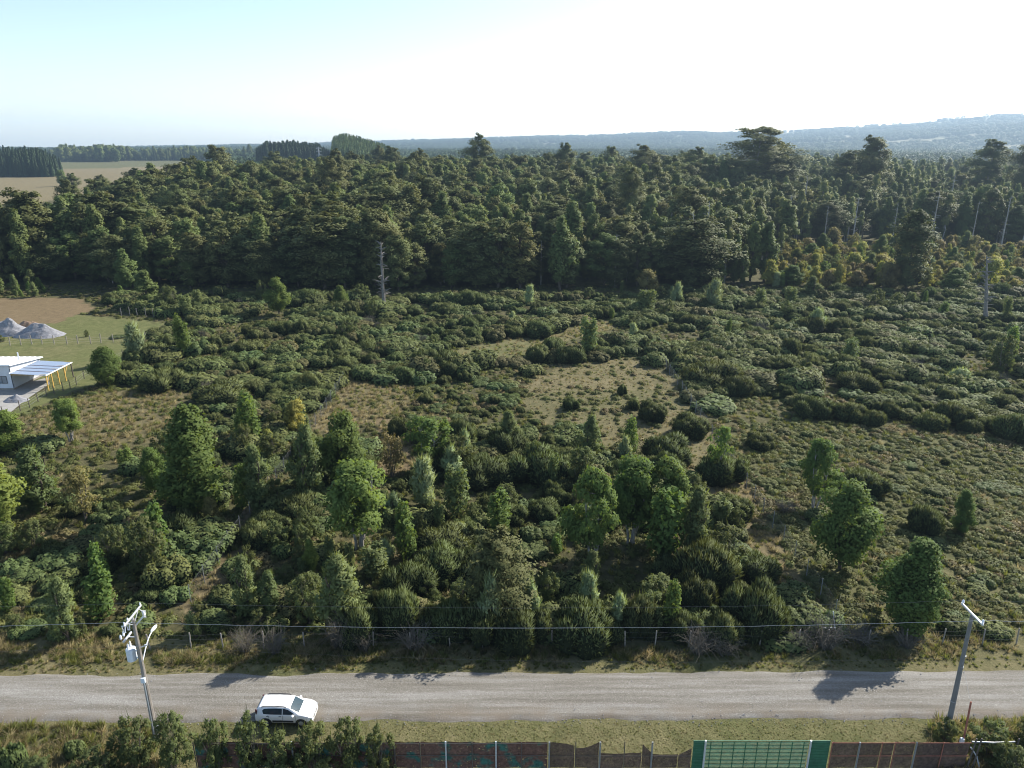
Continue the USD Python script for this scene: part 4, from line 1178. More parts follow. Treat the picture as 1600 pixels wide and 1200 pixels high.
post_row('yard_fence', 'row of thin dark fence posts along the near edge of the house lawn', [(-20, 660), (5, 650), (32, 642), (47, 637), (60, 628), (73, 619), (85, 616), (99, 611), (110, 607), (120, 602), (132, 592), (144, 586), (168, 572), (193, 559), (202, 555), (211, 551), (220, 547), (228, 538)], M['post_dark'], 1.5, 0.055)
post_row('paddock_fence', 'row of pale wooden posts between the lawn and the gravel heaps', [(-20, 541), (-2, 541), (16, 540), (33, 539), (50, 538), (66, 538), (85, 538), (105, 538), (122, 537), (142, 537), (158, 536), (177, 535), (198, 534), (213, 534), (228, 533)], M['post_wood'], 1.7, 0.08)
post_row('forest_edge_fence', 'short row of pale stakes at the shaded forest edge right of the grassy slope', [(190, 494), (203, 493), (215, 494), (228, 494), (240, 495), (252, 494), (264, 495), (275, 494)], M['dead_wood'], 2.0, 0.07, ())

# ------------------------------------------------------------------ named trees and bushes
MARKS = [(312, 790, 'the egg-shaped tree'), (540, 755, 'the rich green round tree'), (562, 850, 'the broad light green tree'), (673, 735, 'the open-branched tree'), (985, 855, 'the tall green clump'), (776, 955, 'the dark tiered tree'),
         (536, 980, 'the full grey-green tree'), (407, 955, 'the two pale young trees'), (1272, 790, 'the feathery lone tree'), (1312, 885, 'the wide green tree'), (1420, 980, 'the dense oval tree'), (1498, 830, 'the small heath tree'),
         (62, 790, 'the bushy grey-green tree'), (5, 830, 'the yellow-green edge tree'), (171, 600, 'the lawn corner tree'), (436, 490, 'the round scrub tree'), (601, 480, 'the grey dead trunk'), (1012, 465, 'the browning round tree'), (1115, 478, 'the silvery tree'),
         (1266, 470, 'the silver-edged tree'), (1540, 500, 'the pale dead trunk'), (1415, 450, 'the big dark tree'), (880, 443, 'the bright tall tree'), (95, 438, 'the dirt slope tree'), (810, 540, 'the sunlit track'), (960, 620, 'the dry clearing'),
         (535, 606, 'the left fence end'), (1045, 572, 'the right fence end'), (1178, 980, 'the large spiny bush'), (1285, 1000, 'the metal frame'), (630, 700, 'the sandy hollow'), (1122, 748, 'the small bright-crowned tree'), (1268, 648, 'the heath edge bush'),
         (1480, 1000, 'the grey pole top'), (200, 985, 'the left pole top'), (1170, 760, 'the right fence bend'), (330, 900, 'the left fence corner'), (250, 605, 'the lawn edge mound'), (720, 600, 'the middle scrub'), (300, 545, 'the dirt slope scrub'), (1450, 580, 'the right scrub swell'),
         (752, 330, 'the umbrella-topped tree'), (1172, 340, 'the giant tree'), (1350, 340, 'the dense-crowned tall tree'), (1530, 335, 'the bare-trunked umbrella tree'), (433, 318, 'the lone umbrella tree'), (350, 330, 'the shoulder tree')]
MARKS = [m for m in MARKS if m[2] not in ('the middle scrub', 'the dirt slope scrub', 'the right scrub swell', 'the right fence bend', 'the shoulder tree', 'the lawn edge mound', 'the heath edge bush')]


def where_is(x, y):
    px, py = (float(v) for v in to_px(x, y))
    d = [math.hypot(px - a, (py - b) * 1.6) for a, b, _ in MARKS]
    k = int(np.argmin(d))
    dx, dy = px - MARKS[k][0], (py - MARKS[k][1]) * 1.6
    side = 'left' if dx < 0 else 'right'
    dep = 'in front' if dy > 0 else 'behind'
    dist = '' if 26 < d[k] < 70 else 'close ' if d[k] <= 26 else 'far '
    if abs(dx) > 2.2 * abs(dy):
        rel = f'{side} of'
    elif abs(dy) > 2.2 * abs(dx):
        rel = 'in front of' if dy > 0 else 'behind'
    else:
        rel = f'{dep} and {side} of'
    return f'{dist}{rel} {MARKS[k][2]}'


def size_word(v, lo, hi, small='small ', large='large '):
    return small if v < lo else large if v > hi else ''


planted = []


def plant(kind, bx, by, ty, wpx, label, cat='tree', name=None, group=None, rz=None):
    x, y = ground_at(bx, by)
    k = KINDS[kind]
    ax = y * CP + CAM_H * SP
    h = height_above(ty, y)
    w = wpx / FPX * ax * (1.28 if kind[:-1] in ('bright', 'lime') else 1.12)
    z = float(terrain(x, y)) - 0.05
    place(k['path'], name or ('tree' if cat == 'tree' else cat.replace(' ', '_')), label, cat, (x, y, z), ((bx * 7 + by * 13) % 360) if rz is None else rz, (w / k['w'], w / k['w'], h / k['h']), group)
    planted.append((x, y, w / 2))


TREES = [
    ('bright0', 312, 800, 637, 98, 'tall bright green egg-shaped tree left of the lot fence, the largest there'),
    ('lime0', -8, 835, 698, 92, 'yellow-green leafy tree cut off by the left edge of the photo'),
    ('dense0', 540, 765, 648, 84, 'rich green round-topped tree just inside the left lot fence'),
    ('round0', 562, 862, 727, 116, 'broad light green tree in front of the rich green round tree'),
    ('open0', 673, 738, 655, 78, 'open-branched pale tree beside the bare sandy hollow'),
    ('grey0', 487, 792, 668, 58, 'grey-green tree hiding the chain link fence, left of the rich green tree'),
    ('grey1', 406, 800, 698, 52, 'slim grey-green tree on the left of the chain link fence'),
    ('slim0', 396, 690, 611, 40, 'pale yellow-green slender tree behind the large egg-shaped tree'),
    ('autumn0', 463, 672, 622, 38, 'small yellowing tree left of the far chain link fence'),
    ('twiggy0', 612, 745, 676, 52, 'thin brownish half bare tree right of the rich green tree'),
    ('slim1', 714, 815, 730, 42, 'slender light green young tree right of the broad light green tree'),
    ('silver0', 662, 792, 722, 42, 'pale silvery upright shrub tree below the open-branched tree'),
    ('grey2', 793, 706, 645, 38, 'small grey-green tree among dark bushes below the sunlit track'),
    ('grey0', 922, 722, 652, 40, 'dark grey-green small tree at the near edge of the dry clearing'),
    ('slim2', 985, 718, 654, 28, 'thin pale sapling tree at the near edge of the dry clearing'),
    ('open1', 1122, 750, 667, 46, 'small bright-crowned tree over dark bushes by the right lot fence'),
    ('round1', 925, 885, 735, 92, 'left tree of the tall green clump in the middle of the lot'),
    ('round0', 985, 855, 720, 96, 'middle tree of the tall green clump in the middle of the lot'),
    ('round1', 1038, 850, 722, 88, 'right rear tree of the tall green clump in the middle of the lot'),
    ('slim0', 1032, 882, 763, 62, 'leafy light green tree in front of the tall clump, left of its twin'),
    ('grey1', 1083, 880, 765, 56, 'pale leafy tree at the right end of the tall clump'),
    ('round1', 1272, 795, 688, 64, 'feathery light green tree standing alone right of the lot fence'),
    ('dense0', 1312, 892, 756, 98, 'wide green tree right of the lot fence below the feathery tree'),
    ('bright1', 1420, 990, 846, 94, 'dense green oval tree near the right power pole above the road'),
    ('bright0', 1498, 832, 766, 34, 'small dark upright tree alone on the heath at the right'),
    ('coigue1', 776, 965, 838, 78, 'dark brownish tiered conifer-like tree in the middle foreground'),
    ('grey2', 536, 990, 868, 80, 'full grey-green tree above the roadside fence in the left foreground'),
    ('grey0', 388, 962, 870, 52, 'taller of two pale green young trees beside the left fence corner'),
    ('grey1', 426, 962, 893, 42, 'shorter of two pale green young trees beside the left fence corner'),
    ('grey2', 110, 1002, 902, 52, 'loose tall grey-green shrub tree behind the left power pole wires'),
    ('dense1', 242, 768, 700, 42, 'small dark pointed tree left of the large egg-shaped tree'),
    ('grey0', 62, 795, 697, 78, 'bushy grey-green tree next to the yellow-green tree at left'),
    ('twiggy1', 132, 812, 728, 64, 'brown-green rounded tree right of the bushy grey-green tree'),
    ('round0', 112, 692, 626, 54, 'loose green tree on the dry slope below the driveway'),
    ('lime1', 18, 703, 643, 50, 'yellowish green tree at the left edge below the driveway'),
    ('dense1', 171, 602, 543, 50, 'dark dense round tree at the corner of the house lawn'),
    ('dense0', 436, 493, 435, 38, 'dark round tree standing out of the scrub before the forest'),
    ('bright0', 533, 487, 447, 26, 'small green tree in the scrub left of the dead trunk'),
    ('autumn1', 1012, 467, 422, 40, 'round tree with browning crown at the edge of the dark forest'),
    ('silver1', 1115, 480, 438, 30, 'pale silvery bush tree at the forest edge right of the browning tree'),
    ('silver2', 1057, 475, 441, 18, 'small pale silvery sapling between the browning tree and the silvery tree'),
    ('silver0', 827, 480, 447, 18, 'small pale silvery sapling at the forest edge above the sunlit track'),
    ('grey1', 1266, 472, 432, 32, 'dark bush tree with a silvery right edge before the yellow thicket'),
    ('lime0', 487, 897, 846, 26, 'small bright lime sapling in the shade left of the middle foreground'),
    ('slim1', 585, 905, 850, 44, 'pale green sapling behind the full grey-green foreground tree'),
    ('slim2', 640, 880, 788, 40, 'light feathery sapling right of the broad light green tree'),
    ('slim0', 782, 838, 768, 40, 'feathery pale sapling above the dark tiered tree'),
    ('grey2', 925, 925, 860, 40, 'pale grey-green tree in shade below the left tree of the clump'),
    ('silver1', 965, 985, 930, 30, 'silvery sapling among rounded bushes above the road'),
    ('silver2', 830, 968, 905, 26, 'silvery sapling right of the dark tiered tree'),
    ('slim1', 865, 768, 710, 18, 'thin bright sapling poking out of dark bushes left of the clump'),
    ('slim2', 160, 968, 888, 50, 'leafy sapling left of the shorter shrub trees near the left pole'),
    ('coigue2', 1415, 452, 333, 54, 'big dark tree standing in front of the forest at the right'),
    ('coigue0', 95, 440, 380, 44, 'tiered dark tree in front of the forest above the dirt slope'),
    ('coigue3', 4, 425, 372, 50, 'tiered dark tree at the left edge in front of the forest'),
    ('bright0', 880, 445, 363, 52, 'bright green tall tree at the foot of the dark forest'),
    ('coigue4', 540, 452, 345, 64, 'left of two sunlit tiered trees at the forest edge left of the dead trunk'),
    ('coigue1', 480, 440, 330, 62, 'right-leaning tiered tree at the forest edge left of its sunlit neighbour'),
    ('coigue0', 623, 455, 368, 40, 'narrow tiered tree right behind the dead trunk'),
    ('forest0', 200, 455, 388, 40, 'grey-green tree at the shaded forest edge left of the middle'),
    ('forest1', 298, 452, 396, 34, 'dim green pointed tree in the shaded forest edge'),
    ('forest2', 232, 480, 420, 44, 'olive green tree where the grassy slope meets the forest'),
    ('emergent0', 752, 330, 213, 36, 'umbrella-topped tall tree rising above the forest skyline in the middle'),
    ('emergent2', 433, 320, 239, 32, 'umbrella-topped tree alone above the forest left of the pine block'),
    ('giant0', 1172, 345, 203, 88, 'giant many-branched tree towering over the forest right of the middle'),
    ('emergent0', 1208, 340, 224, 64, 'tall tree leaning against the giant many-branched tree'),
    ('coigue2', 1350, 345, 219, 48, 'dark dense-crowned tall tree above the right forest'),
    ('emergent2', 1310, 340, 238, 42, 'brownish umbrella-crowned tree beside the dark dense-crowned tall tree'),
    ('emergent2', 1530, 340, 221, 46, 'umbrella-crowned tree with bare trunk near the right edge'),
    ('emergent0', 1592, 345, 220, 40, 'tall tree at the right edge of the forest skyline'),
    ('emergent1', 1085, 335, 232, 44, 'tall tree with a long pale trunk left of the giant tree'),
    ('emergent0', 1005, 335, 230, 46, 'tall tree with layered crown in the middle right skyline'),
    ('emergent2', 880, 330, 226, 30, 'small umbrella crown above the skyline right of the middle'),
    ('coigue3', 952, 320, 232, 28, 'pointed crown above the skyline between two tall trees'),
    ('emergent1', 220, 330, 264, 34, 'flat-topped tree at the field edge on the left'),
    ('emergent2', 118, 325, 272, 20, 'small flat-topped tree before the tan field'),
    ('emergent2', 163, 322, 274, 20, 'thin umbrella tree before the tan field right of the small flat-topped one'),
    ('coigue4', 350, 330, 232, 44, 'rounded tall tree at the left shoulder of the forest'),
]
for t in TREES:
    plant(*t)

SNAGS = [(601, 484, 378, 21, 'grey dead tree trunk standing at the foot of the forest'), (1540, 502, 400, 24, 'pale dead tree trunk in the scrub at the right edge')]
for bx, by, ty, sd, label in SNAGS:
    x, y = ground_at(bx, by)
    p = thing('dead_tree', label, 'dead tree', (x, y, float(terrain(x, y))))
    h = height_above(ty, y)
    for nm_, g_ in (('trunk', snag(h, sd, 0.5, 40)), ('dead_stem', snag(h * 0.72, sd + 50, 0.28, 16))):
        g_[0][:, 0] -= (0.2 if bx > 800 else 0.0) * g_[0][:, 2]
        obj(nm_, g_, M['dead_wood'], p, smooth=50)

GORSE = [(1100, 915, 92, 848), (1178, 985, 80, 918), (1085, 952, 62, 906), (1062, 992, 52, 951), (1000, 988, 58, 933), (908, 1002, 88, 948), (815, 1003, 74, 953), (626, 985, 58, 925), (640, 922, 80, 878), (602, 962, 50, 925),
         (1145, 810, 54, 777), (1128, 750, 64, 713), (1080, 678, 54, 651), (1268, 650, 56, 619), (1325, 657, 44, 632), (1362, 666, 34, 643), (1385, 652, 34, 630), (1020, 656, 42, 632), (892, 640, 24, 622), (843, 525, 44, 502),
         (1452, 671, 46, 647), (1486, 663, 54, 630), (1512, 676, 34, 657), (1545, 671, 40, 651), (1580, 686, 56, 650), (1150, 616, 48, 588), (1110, 600, 84, 566), (345, 628, 78, 603), (255, 606, 58, 574), (870, 691, 26, 672),
         (1445, 828, 48, 792), (1350, 765, 60, 735), (700, 862, 84, 830), (745, 892, 80, 852), (690, 896, 76, 856), (765, 755, 84, 720), (845, 752, 84, 708), (788, 708, 60, 676), (915, 712, 50, 688), (722, 702, 44, 660),
         (625, 678, 38, 654), (700, 735, 50, 700), (1040, 722, 70, 686), (1050, 905, 60, 870), (1130, 1005, 56, 962), (705, 990, 66, 938), (755, 1000, 56, 948), (560, 1000, 60, 950), (990, 640, 18, 622), (972, 618, 14, 602), (1340, 610, 60, 585), (1185, 700, 40, 680)]
for k, (bx, by, w, ty) in enumerate(GORSE):
    plant(f'gorse{k % 5}', bx, by, ty, w, size_word(w, 38, 66) + 'rounded spiny bush ' + where_is(*ground_at(bx, by)), 'bush', 'gorse_bush', 'rounded spiny bushes in and around the lot')

FORE = [('leafy0', 212, 1196, 1120, 78, 'leafy bush at the foot of the left power pole, left of it'), ('leafy1', 272, 1198, 1116, 74, 'leafy bush close to the left power pole foot, right of it'),
        ('leafy2', 340, 1204, 1122, 62, 'dark leafy bush left of the parked car'), ('leafy0', 395, 1204, 1114, 74, 'tall leafy bush overlapping the rear of the white car'),
        ('leafy1', 494, 1206, 1124, 76, 'leafy bush in front of the bonnet of the white car'), ('leafy2', 547, 1204, 1120, 74, 'tall leafy bush right of the white car'), ('leafy0', 592, 1208, 1134, 66, 'rightmost leafy bush over the camouflage fence'),
        ('leafy1', 440, 1212, 1142, 66, 'small leafy bush below the white car'), ('bramble0', 118, 1180, 1158, 34, 'small bright green cushion bush on the dry bank at bottom left'), ('bramble1', 25, 1200, 1165, 40, 'pale green low bush at the bottom left corner'),
        ('leafy2', 155, 1222, 1172, 90, 'green bushy mound at the bottom edge left of the pole'), ('leafy1', 60, 1216, 1180, 70, 'low olive bush at the bottom edge near the left corner'), ('leafy1', 1478, 1166, 1124, 52, 'dark bush at the foot of the grey power pole'),
        ('leafy0', 1545, 1178, 1126, 80, 'brownish green bush behind the bent pipe rail'), ('leafy2', 1600, 1180, 1122, 80, 'leafy bush at the right edge behind the bent pipe rail'), ('leafy1', 1570, 1215, 1165, 80, 'dark leafy bush in the bottom right corner')]
for t in FORE:
    t = t[:4] + (t[4] * 0.86,) + t[5:]
    plant(*t, cat='bush', name='leafy_bush')
BARE = [(530, 1012, 55, 965), (570, 1018, 40, 985), (650, 1015, 60, 980), (1090, 1020, 60, 985), (1130, 1022, 60, 990), (1290, 1012, 70, 965), (1250, 1012, 50, 985), (1345, 1005, 60, 975), (1415, 1010, 50, 985), (385, 1018, 50, 985), (430, 1020, 50, 985), (890, 1012, 40, 985), (990, 812, 46, 770), (1225, 800, 40, 780), (1012, 715, 40, 690)]
for k, (bx, by, w, ty) in enumerate(BARE):
    plant(f'bare{k % 3}', bx, by, ty, w, size_word(w, 46, 56) + 'tangle of bare dead stems ' + where_is(*ground_at(bx, by)), 'dead brush', 'dead_brush', 'tangles of dead stems')

# ------------------------------------------------------------------ scrub, thickets and saplings by zone
Z_SCRUB = area([(120, 640), (200, 560), (285, 500), (150, 478), (200, 458), (600, 470), (1000, 458), (1240, 462), (1700, 455), (1800, 690), (1480, 668), (1330, 645), (1110, 660), (1050, 570), (850, 570), (640, 600), (540, 605), (480, 660), (300, 645)])
Z_LOT = area([(505, 660), (640, 604), (830, 575), (840, 630), (1000, 720), (1085, 730), (1180, 880), (1210, 1005), (312, 1005), (345, 940), (440, 760)])
Z_LEFT = area([(-180, 700), (40, 690), (130, 700), (310, 650), (480, 660), (430, 740), (330, 920), (300, 1010), (-180, 1020)])
Z_RIGHT = A['heath']
Z_LASTR = area([(1180, 860), (1300, 975), (1750, 960), (1750, 1012), (1210, 1012)])
FORE_STRIP = area([(-150, 985), (1750, 975), (1750, 1008), (-150, 1010)])
open_areas = shapely.union_all([A['hollow'].buffer(1.3), A['track'].buffer(1.3), A['clearing_left'].buffer(0.8)] + [A[k] for k in ('clearing', 'clearing_left', 'hollow', 'track', 'yard', 'green', 'dirt', 'drive')])
LOW = area([(640, 605), (835, 585), (880, 690), (720, 705), (640, 655)])
part_open = shapely.union_all([A[k] for k in ('dry_left', 'strip_right', 'strip_left', 'streak', 'heath')])
rng = np.random.default_rng(2024)


def jitter_grid(poly, step, rng):
    x0, y0, x1, y1 = poly.bounds
    gx, gy = np.meshgrid(np.arange(x0, x1, step), np.arange(y0, y1, step * 0.87))
    gx = gx + (np.arange(gx.shape[0]) % 2)[:, None] * step / 2
    x, y = (gx + rng.normal(size=gx.shape) * step * 0.27).ravel(), (gy + rng.normal(size=gy.shape) * step * 0.27).ravel()
    m = inside(poly, x, y)
    return x[m], y[m]


PL = np.array(planted)
cand = []          # kind, x, y, z, scale w, scale h, zone


def fill(zone, poly, step, mix, wr, hr, thin=0.0, gap=0.0):
    x, y = jitter_grid(poly, step, rng)
    n = meshkit.fbm(np.stack([x / 11, y / 7, x * 0], -1), 3, 71)
    keep = (n > gap) & ((zone in ('hedge', 'slope')) | ~inside(open_areas, x, y)) & ~((np.abs(x + 26.3) < 1.2) & (y < 108)) & ~((np.abs(x - 25.6) < 1.2) & (y < 118)) & (y > 46.2)
    keep &= ~(inside(part_open, x, y) & (rng.random(len(x)) < (0.88 if zone != 'heath' else 0.0))) & (rng.random(len(x)) > thin)
    for k in np.where(keep)[0]:
        d = np.hypot(PL[:, 0] - x[k], PL[:, 1] - y[k])
        if (d < PL[:, 2] * 0.55).any():
            continue
        r = rng.random()
        acc = 0
        for kind, prob in mix:
            acc += prob
            if r < acc:
                break
        nv = sum(1 for q in KINDS if q[:-1] == kind)
        if zone == 'lot' and kind in ('slim', 'leafy', 'silver') and y[k] > 78 and rng.random() < 0.8:
            kind = 'gorse'
            nv = 5
        big = 0.55 + 1.0 * meshkit.noise(np.array([x[k] / 10, y[k] / 5, 3.0]), 5) ** 1.3
        ws = rng.uniform(*wr) * big
        hs = rng.uniform(*hr) * big
        if inside(LOW, x[k], y[k]):
            if rng.random() < 0.35:
                continue
            ws, hs = ws * 0.75, hs * 0.6
        if kind == 'autumn' and zone == 'left':
            ws, hs = ws * 0.6, hs * 0.55
        if zone == 'thicket' and kind in ('bright', 'grey'):
            ws, hs = ws * 0.7, hs * (0.45 if kind == 'bright' else 0.65)
        cand.append((kind, rng.integers(nv), x[k], y[k], ws, hs, zone))


fill('scrub', Z_SCRUB, 2.75, [('scrub', 0.58), ('gorse', 0.31), ('bramble', 0.06), ('leafy', 0.02), ('silver', 0.005), ('slim', 0.01), ('bare', 0.02)], (0.75, 1.6), (0.75, 1.55), 0.05, 0.36)
fill('lot', Z_LOT, 2.15, [('gorse', 0.38), ('scrub', 0.28), ('bramble', 0.12), ('slim', 0.05), ('leafy', 0.14), ('silver', 0.03)], (0.6, 1.15), (0.6, 1.2), 0.06, 0.33)
fill('left', Z_LEFT, 2.5, [('bramble', 0.46), ('scrub', 0.22), ('gorse', 0.10), ('leafy', 0.12), ('slim', 0.07), ('autumn', 0.012)], (0.6, 1.15), (0.6, 1.15), 0.18, 0.40)
fill('heath', Z_RIGHT, 4.2, [('scrub', 0.55), ('bramble', 0.25), ('gorse', 0.2)], (0.35, 0.75), (0.3, 0.6), 0.35, 0.45)
fill('verge', Z_LASTR, 2.3, [('scrub', 0.45), ('bramble', 0.35), ('slim', 0.1), ('gorse', 0.1)], (0.6, 1.1), (0.6, 1.1), 0.15, 0.35)
fill('verge', FORE_STRIP, 1.9, [('bramble', 0.3), ('gorse', 0.3), ('scrub', 0.25), ('leafy', 0.15)], (0.45, 0.8), (0.5, 0.9), 0.15, 0.36)
YEL = area([(1195, 452), (1200, 392), (1700, 400), (1700, 462)])
fill('thicket', YEL, 3.9, [('autumn', 0.36), ('slim', 0.18), ('grey', 0.10), ('silver', 0.10), ('leafy', 0.16), ('twiggy', 0.06), ('bright', 0.04)], (0.8, 1.7), (0.6, 1.35), 0.05, 0.0)
SLOPE = area([(-60, 470), (0, 472), (75, 462), (75, 448), (-60, 448)])
fill('slope', SLOPE, 3.2, [('grey', 0.4), ('slim', 0.6)], (0.6, 1.0), (0.6, 1.0), 0.3, 0.0)
HEDGE = area([(-60, 538), (240, 530), (235, 522), (-60, 532)])
fill('hedge', HEDGE, 2.0, [('leafy', 0.7), ('scrub', 0.3)], (0.25, 0.8), (0.2, 0.6), 0.5, 0.36)

WORD = {'bare': ('dead_brush', 'dead brush', 'tangle of dead stems'), 'gorse': ('gorse_bush', 'bush', 'spiny dark green bush'), 'scrub': ('scrub_bush', 'bush', 'olive leafy low bush'), 'bramble': ('bramble', 'bramble', 'green bramble mound'),
        'slim': ('sapling', 'sapling', 'slender green sapling'), 'leafy': ('leafy_shrub', 'shrub', 'leafy upright shrub'), 'silver': ('silvery_shrub', 'shrub', 'pale silvery shrub'),
        'autumn': ('autumn_tree', 'tree', 'yellowing little tree'), 'grey': ('grey_green_tree', 'tree', 'grey-green little tree'), 'twiggy': ('twiggy_tree', 'tree', 'half bare little tree'), 'bright': ('small_tree', 'tree', 'fresh green little tree')}
WHERE = {'scrub': 'in the wide scrub between the clearing and the forest', 'lot': 'in the overgrown lot between the two chain link fences', 'left': 'on the rough ground left of the left chain link fence',
         'heath': 'scattered over the open heath at the right', 'verge': 'behind the wire fence along the road', 'thicket': 'in the yellowing thicket before the right forest', 'slope': 'on the dirt slope below the left forest', 'hedge': 'along the paddock fence behind the house'}
rest = []
for kind in WORD:
    c = sorted([q for q in cand if q[0] == kind], key=lambda q: -(q[4] / (q[3] + 20) + (1 if abs(q[2]) > 0.80 * (q[3] + 12) else 0) * -9))
    for n, (kd, v, x, y, ws, hs, zone) in enumerate(c):
        if n < 290 - (len(GORSE) if kind == 'gorse' else 0) and abs(x) < 0.8 * (y + 12):
            nm, cat, word = WORD[kind]
            place(KINDS[f'{kind}{v}']['path'], nm, size_word(ws, 0.75, 1.1) + f'{word} ' + where_is(x, y), cat, (x, y, float(terrain(x, y)) - 0.05), rng.uniform(0, 360), (ws, ws, hs), f'{word}, {WHERE[zone]}')
        else:
            rest.append((f'{kind}{v}', x, y, ws, hs))
if rest:
    ks = sorted({r[0] for r in rest})
    P = np.array([[r[1], r[2], 0] for r in rest])
    P[:, 2] = terrain(P[:, 0], P[:, 1]) - 0.05
    scatter('scrub_cover', [KINDS[k]['parts'] for k in ks], [ks.index(r[0]) for r in rest], P, rng.uniform(0, 360, len(rest)), np.array([[r[3], r[3], r[4]] for r in rest]), 'farther mounds of mixed scrub merging into a dark green cover', 'scrub')

# ------------------------------------------------------------------ the native forest
FRONT = np.array([(-300, 192), (0, 190), (130, 192), (250, 186), (400, 183), (700, 184), (1000, 184), (1200, 184), (1240, 268), (1400, 275), (1600, 262), (2000, 255)], float)
BACK = np.array([(-300, 245), (0, 258), (100, 275), (200, 330), (280, 385), (400, 440), (600, 540), (1000, 600), (1600, 680), (2000, 700)], float)
x, y = jitter_grid(shapely.box(-420, 175, 560, 700), 6.4, rng)
pc = to_px(x, y)[0]
ok = (y > np.interp(pc, FRONT[:, 0], FRONT[:, 1])) & (y < np.interp(pc, BACK[:, 0], BACK[:, 1])) & (pc > -260) & (pc < 1900)
ok &= ~((y > 380) & (rng.random(len(x)) < 0.35))
x, y, pc = x[ok], y[ok], pc[ok]
PF = np.array([p_ for p_ in planted if p_[1] > 170])
dmin = np.min(np.hypot(PF[:, 0][None] - x[:, None], PF[:, 1][None] - y[:, None]) - PF[:, 2][None] * 0.6, 1)
x, y, pc = x[dmin > 0.5], y[dmin > 0.5], pc[dmin > 0.5]
fr = np.interp(pc, FRONT[:, 0], FRONT[:, 1])
depth = y - fr
right = np.clip((pc - 1080) / 180, 0, 1)
hn = meshkit.fbm(np.stack([x / 30, y / 30, x * 0], -1), 3, 91)
H = 14.0 + 9.0 * np.clip(depth / 150, 0, 1) * np.clip(0.35 + pc / 900, 0.35, 1.0) * (1 - 0.45 * right) + (hn - 0.5) * 13 + rng.normal(size=len(x)) * 2.4
H = np.clip(H, 6, 28)
r = rng.random(len(x))
pole = r < 0.06 + 0.5 * right
forest = ~pole & (r < 0.30 + 0.50 * right)
sp = np.where(pole, 'pole', np.where(forest, 'forest', np.where(rng.random(len(x)) < 0.68, 'canopy', 'coigue')))
var = np.array([rng.integers({'coigue': 5, 'canopy': 4}.get(s, 3)) for s in sp])
frac = rng.random(len(x))
tall = (sp == 'coigue') & (depth > 45) & (frac < 0.09)
sp = np.where(tall, 'emergent', sp)
var = np.where(tall, var % 3, var)
H = np.where(tall, H * 1.18, H)
W = np.where((sp == 'coigue') | (sp == 'canopy'), np.clip(H * rng.uniform(0.46, 0.90, len(x)), 5, 15), np.where(sp == 'pole', H * rng.uniform(0.22, 0.32, len(x)), np.where(sp == 'emergent', H * rng.uniform(0.34, 0.46, len(x)), H * rng.uniform(0.38, 0.52, len(x)))))
zz = terrain(x, y) - 0.1
top_row = to_px(x, y, zz + H)[1]
vis = (W / (y + 15)) * np.where((pc > -20) & (pc < 1620), 1, 0.1) * np.where(depth < 14, 2.2, np.where(top_row < 262, 1.6, 1.0))
order = np.argsort(-vis)
FW = {'canopy': ('forest_tree', 'round-crowned olive tree'), 'coigue': ('forest_tree', 'tiered olive evergreen'), 'forest': ('forest_tree', 'pointed green tree'), 'pole': ('forest_tree', 'slim pale-trunked tree'), 'emergent': ('forest_tree', 'bare-trunked crown tree')}
for k in order[:215]:
    nm, word = FW[sp[k]]
    zone = 'at the front edge of the dark forest' if depth[k] < 16 else 'deep in the forest left of the middle' if pc[k] < 560 else 'deep in the forest in the middle' if pc[k] < 1120 else 'deep in the hazy forest at the right'
    kd = KINDS[f'{sp[k]}{var[k]}']
    place(kd['path'], nm, size_word(H[k], 14, 19, 'short ', 'tall ') + f'{word} ' + where_is(x[k], y[k]), 'tree', (x[k], y[k], zz[k]), rng.uniform(0, 360), (W[k] / kd['w'], W[k] / kd['w'], H[k] / kd['h']), f'{word} {zone}')
o = order[215:]
ks = sorted({f'{sp[k]}{var[k]}' for k in o})
scatter('forest', [KINDS[k]['parts'] for k in ks], [ks.index(f'{sp[k]}{var[k]}') for k in o], np.stack([x[o], y[o], zz[o]], 1), rng.uniform(0, 360, len(o)),
        np.array([[W[k] / KINDS[f'{sp[k]}{var[k]}']['w']] * 2 + [H[k] / KINDS[f'{sp[k]}{var[k]}']['h']] for k in o]), 'dense mass of the native evergreen forest behind its front trees', 'forest')

# pale dead trunks standing among the right and middle forest
KINDS['bare_trunk0'] = dict(path=kind_class('bare_trunk0', [('trunk', snag(20, 71, 0.34, 22), M['bark_pale'], 50)]), h=20, w=4)
KINDS['bare_trunk1'] = dict(path=kind_class('bare_trunk1', [('trunk', snag(20, 72, 0.30, 14), M['bark_pale'], 50)]), h=20, w=4)
for k, (px_, Y, h_) in enumerate([(1075, 192, 19), (1098, 198, 21), (1120, 205, 17), (960, 188, 14), (1226, 240, 20), (1286, 262, 15), (1330, 258, 18), (1392, 262, 16), (1452, 258, 20), (1515, 254, 17), (1562, 250, 19), (1595, 246, 22), (845, 190, 12), (1250, 290, 24), (1475, 300, 24)]):
    bx, by = (px_ - 800) / FPX * (Y * CP + CAM_H * SP), Y
    place(KINDS[f'bare_trunk{k % 2}']['path'], 'bare_trunk', size_word(h_, 16, 20, 'short ', 'tall ') + 'pale bare dead trunk ' + where_is(bx, by), 'dead tree', (bx, by, float(terrain(bx, by)) - 0.2), 57 * k, h_ / 20, 'pale bare trunks in the forest')

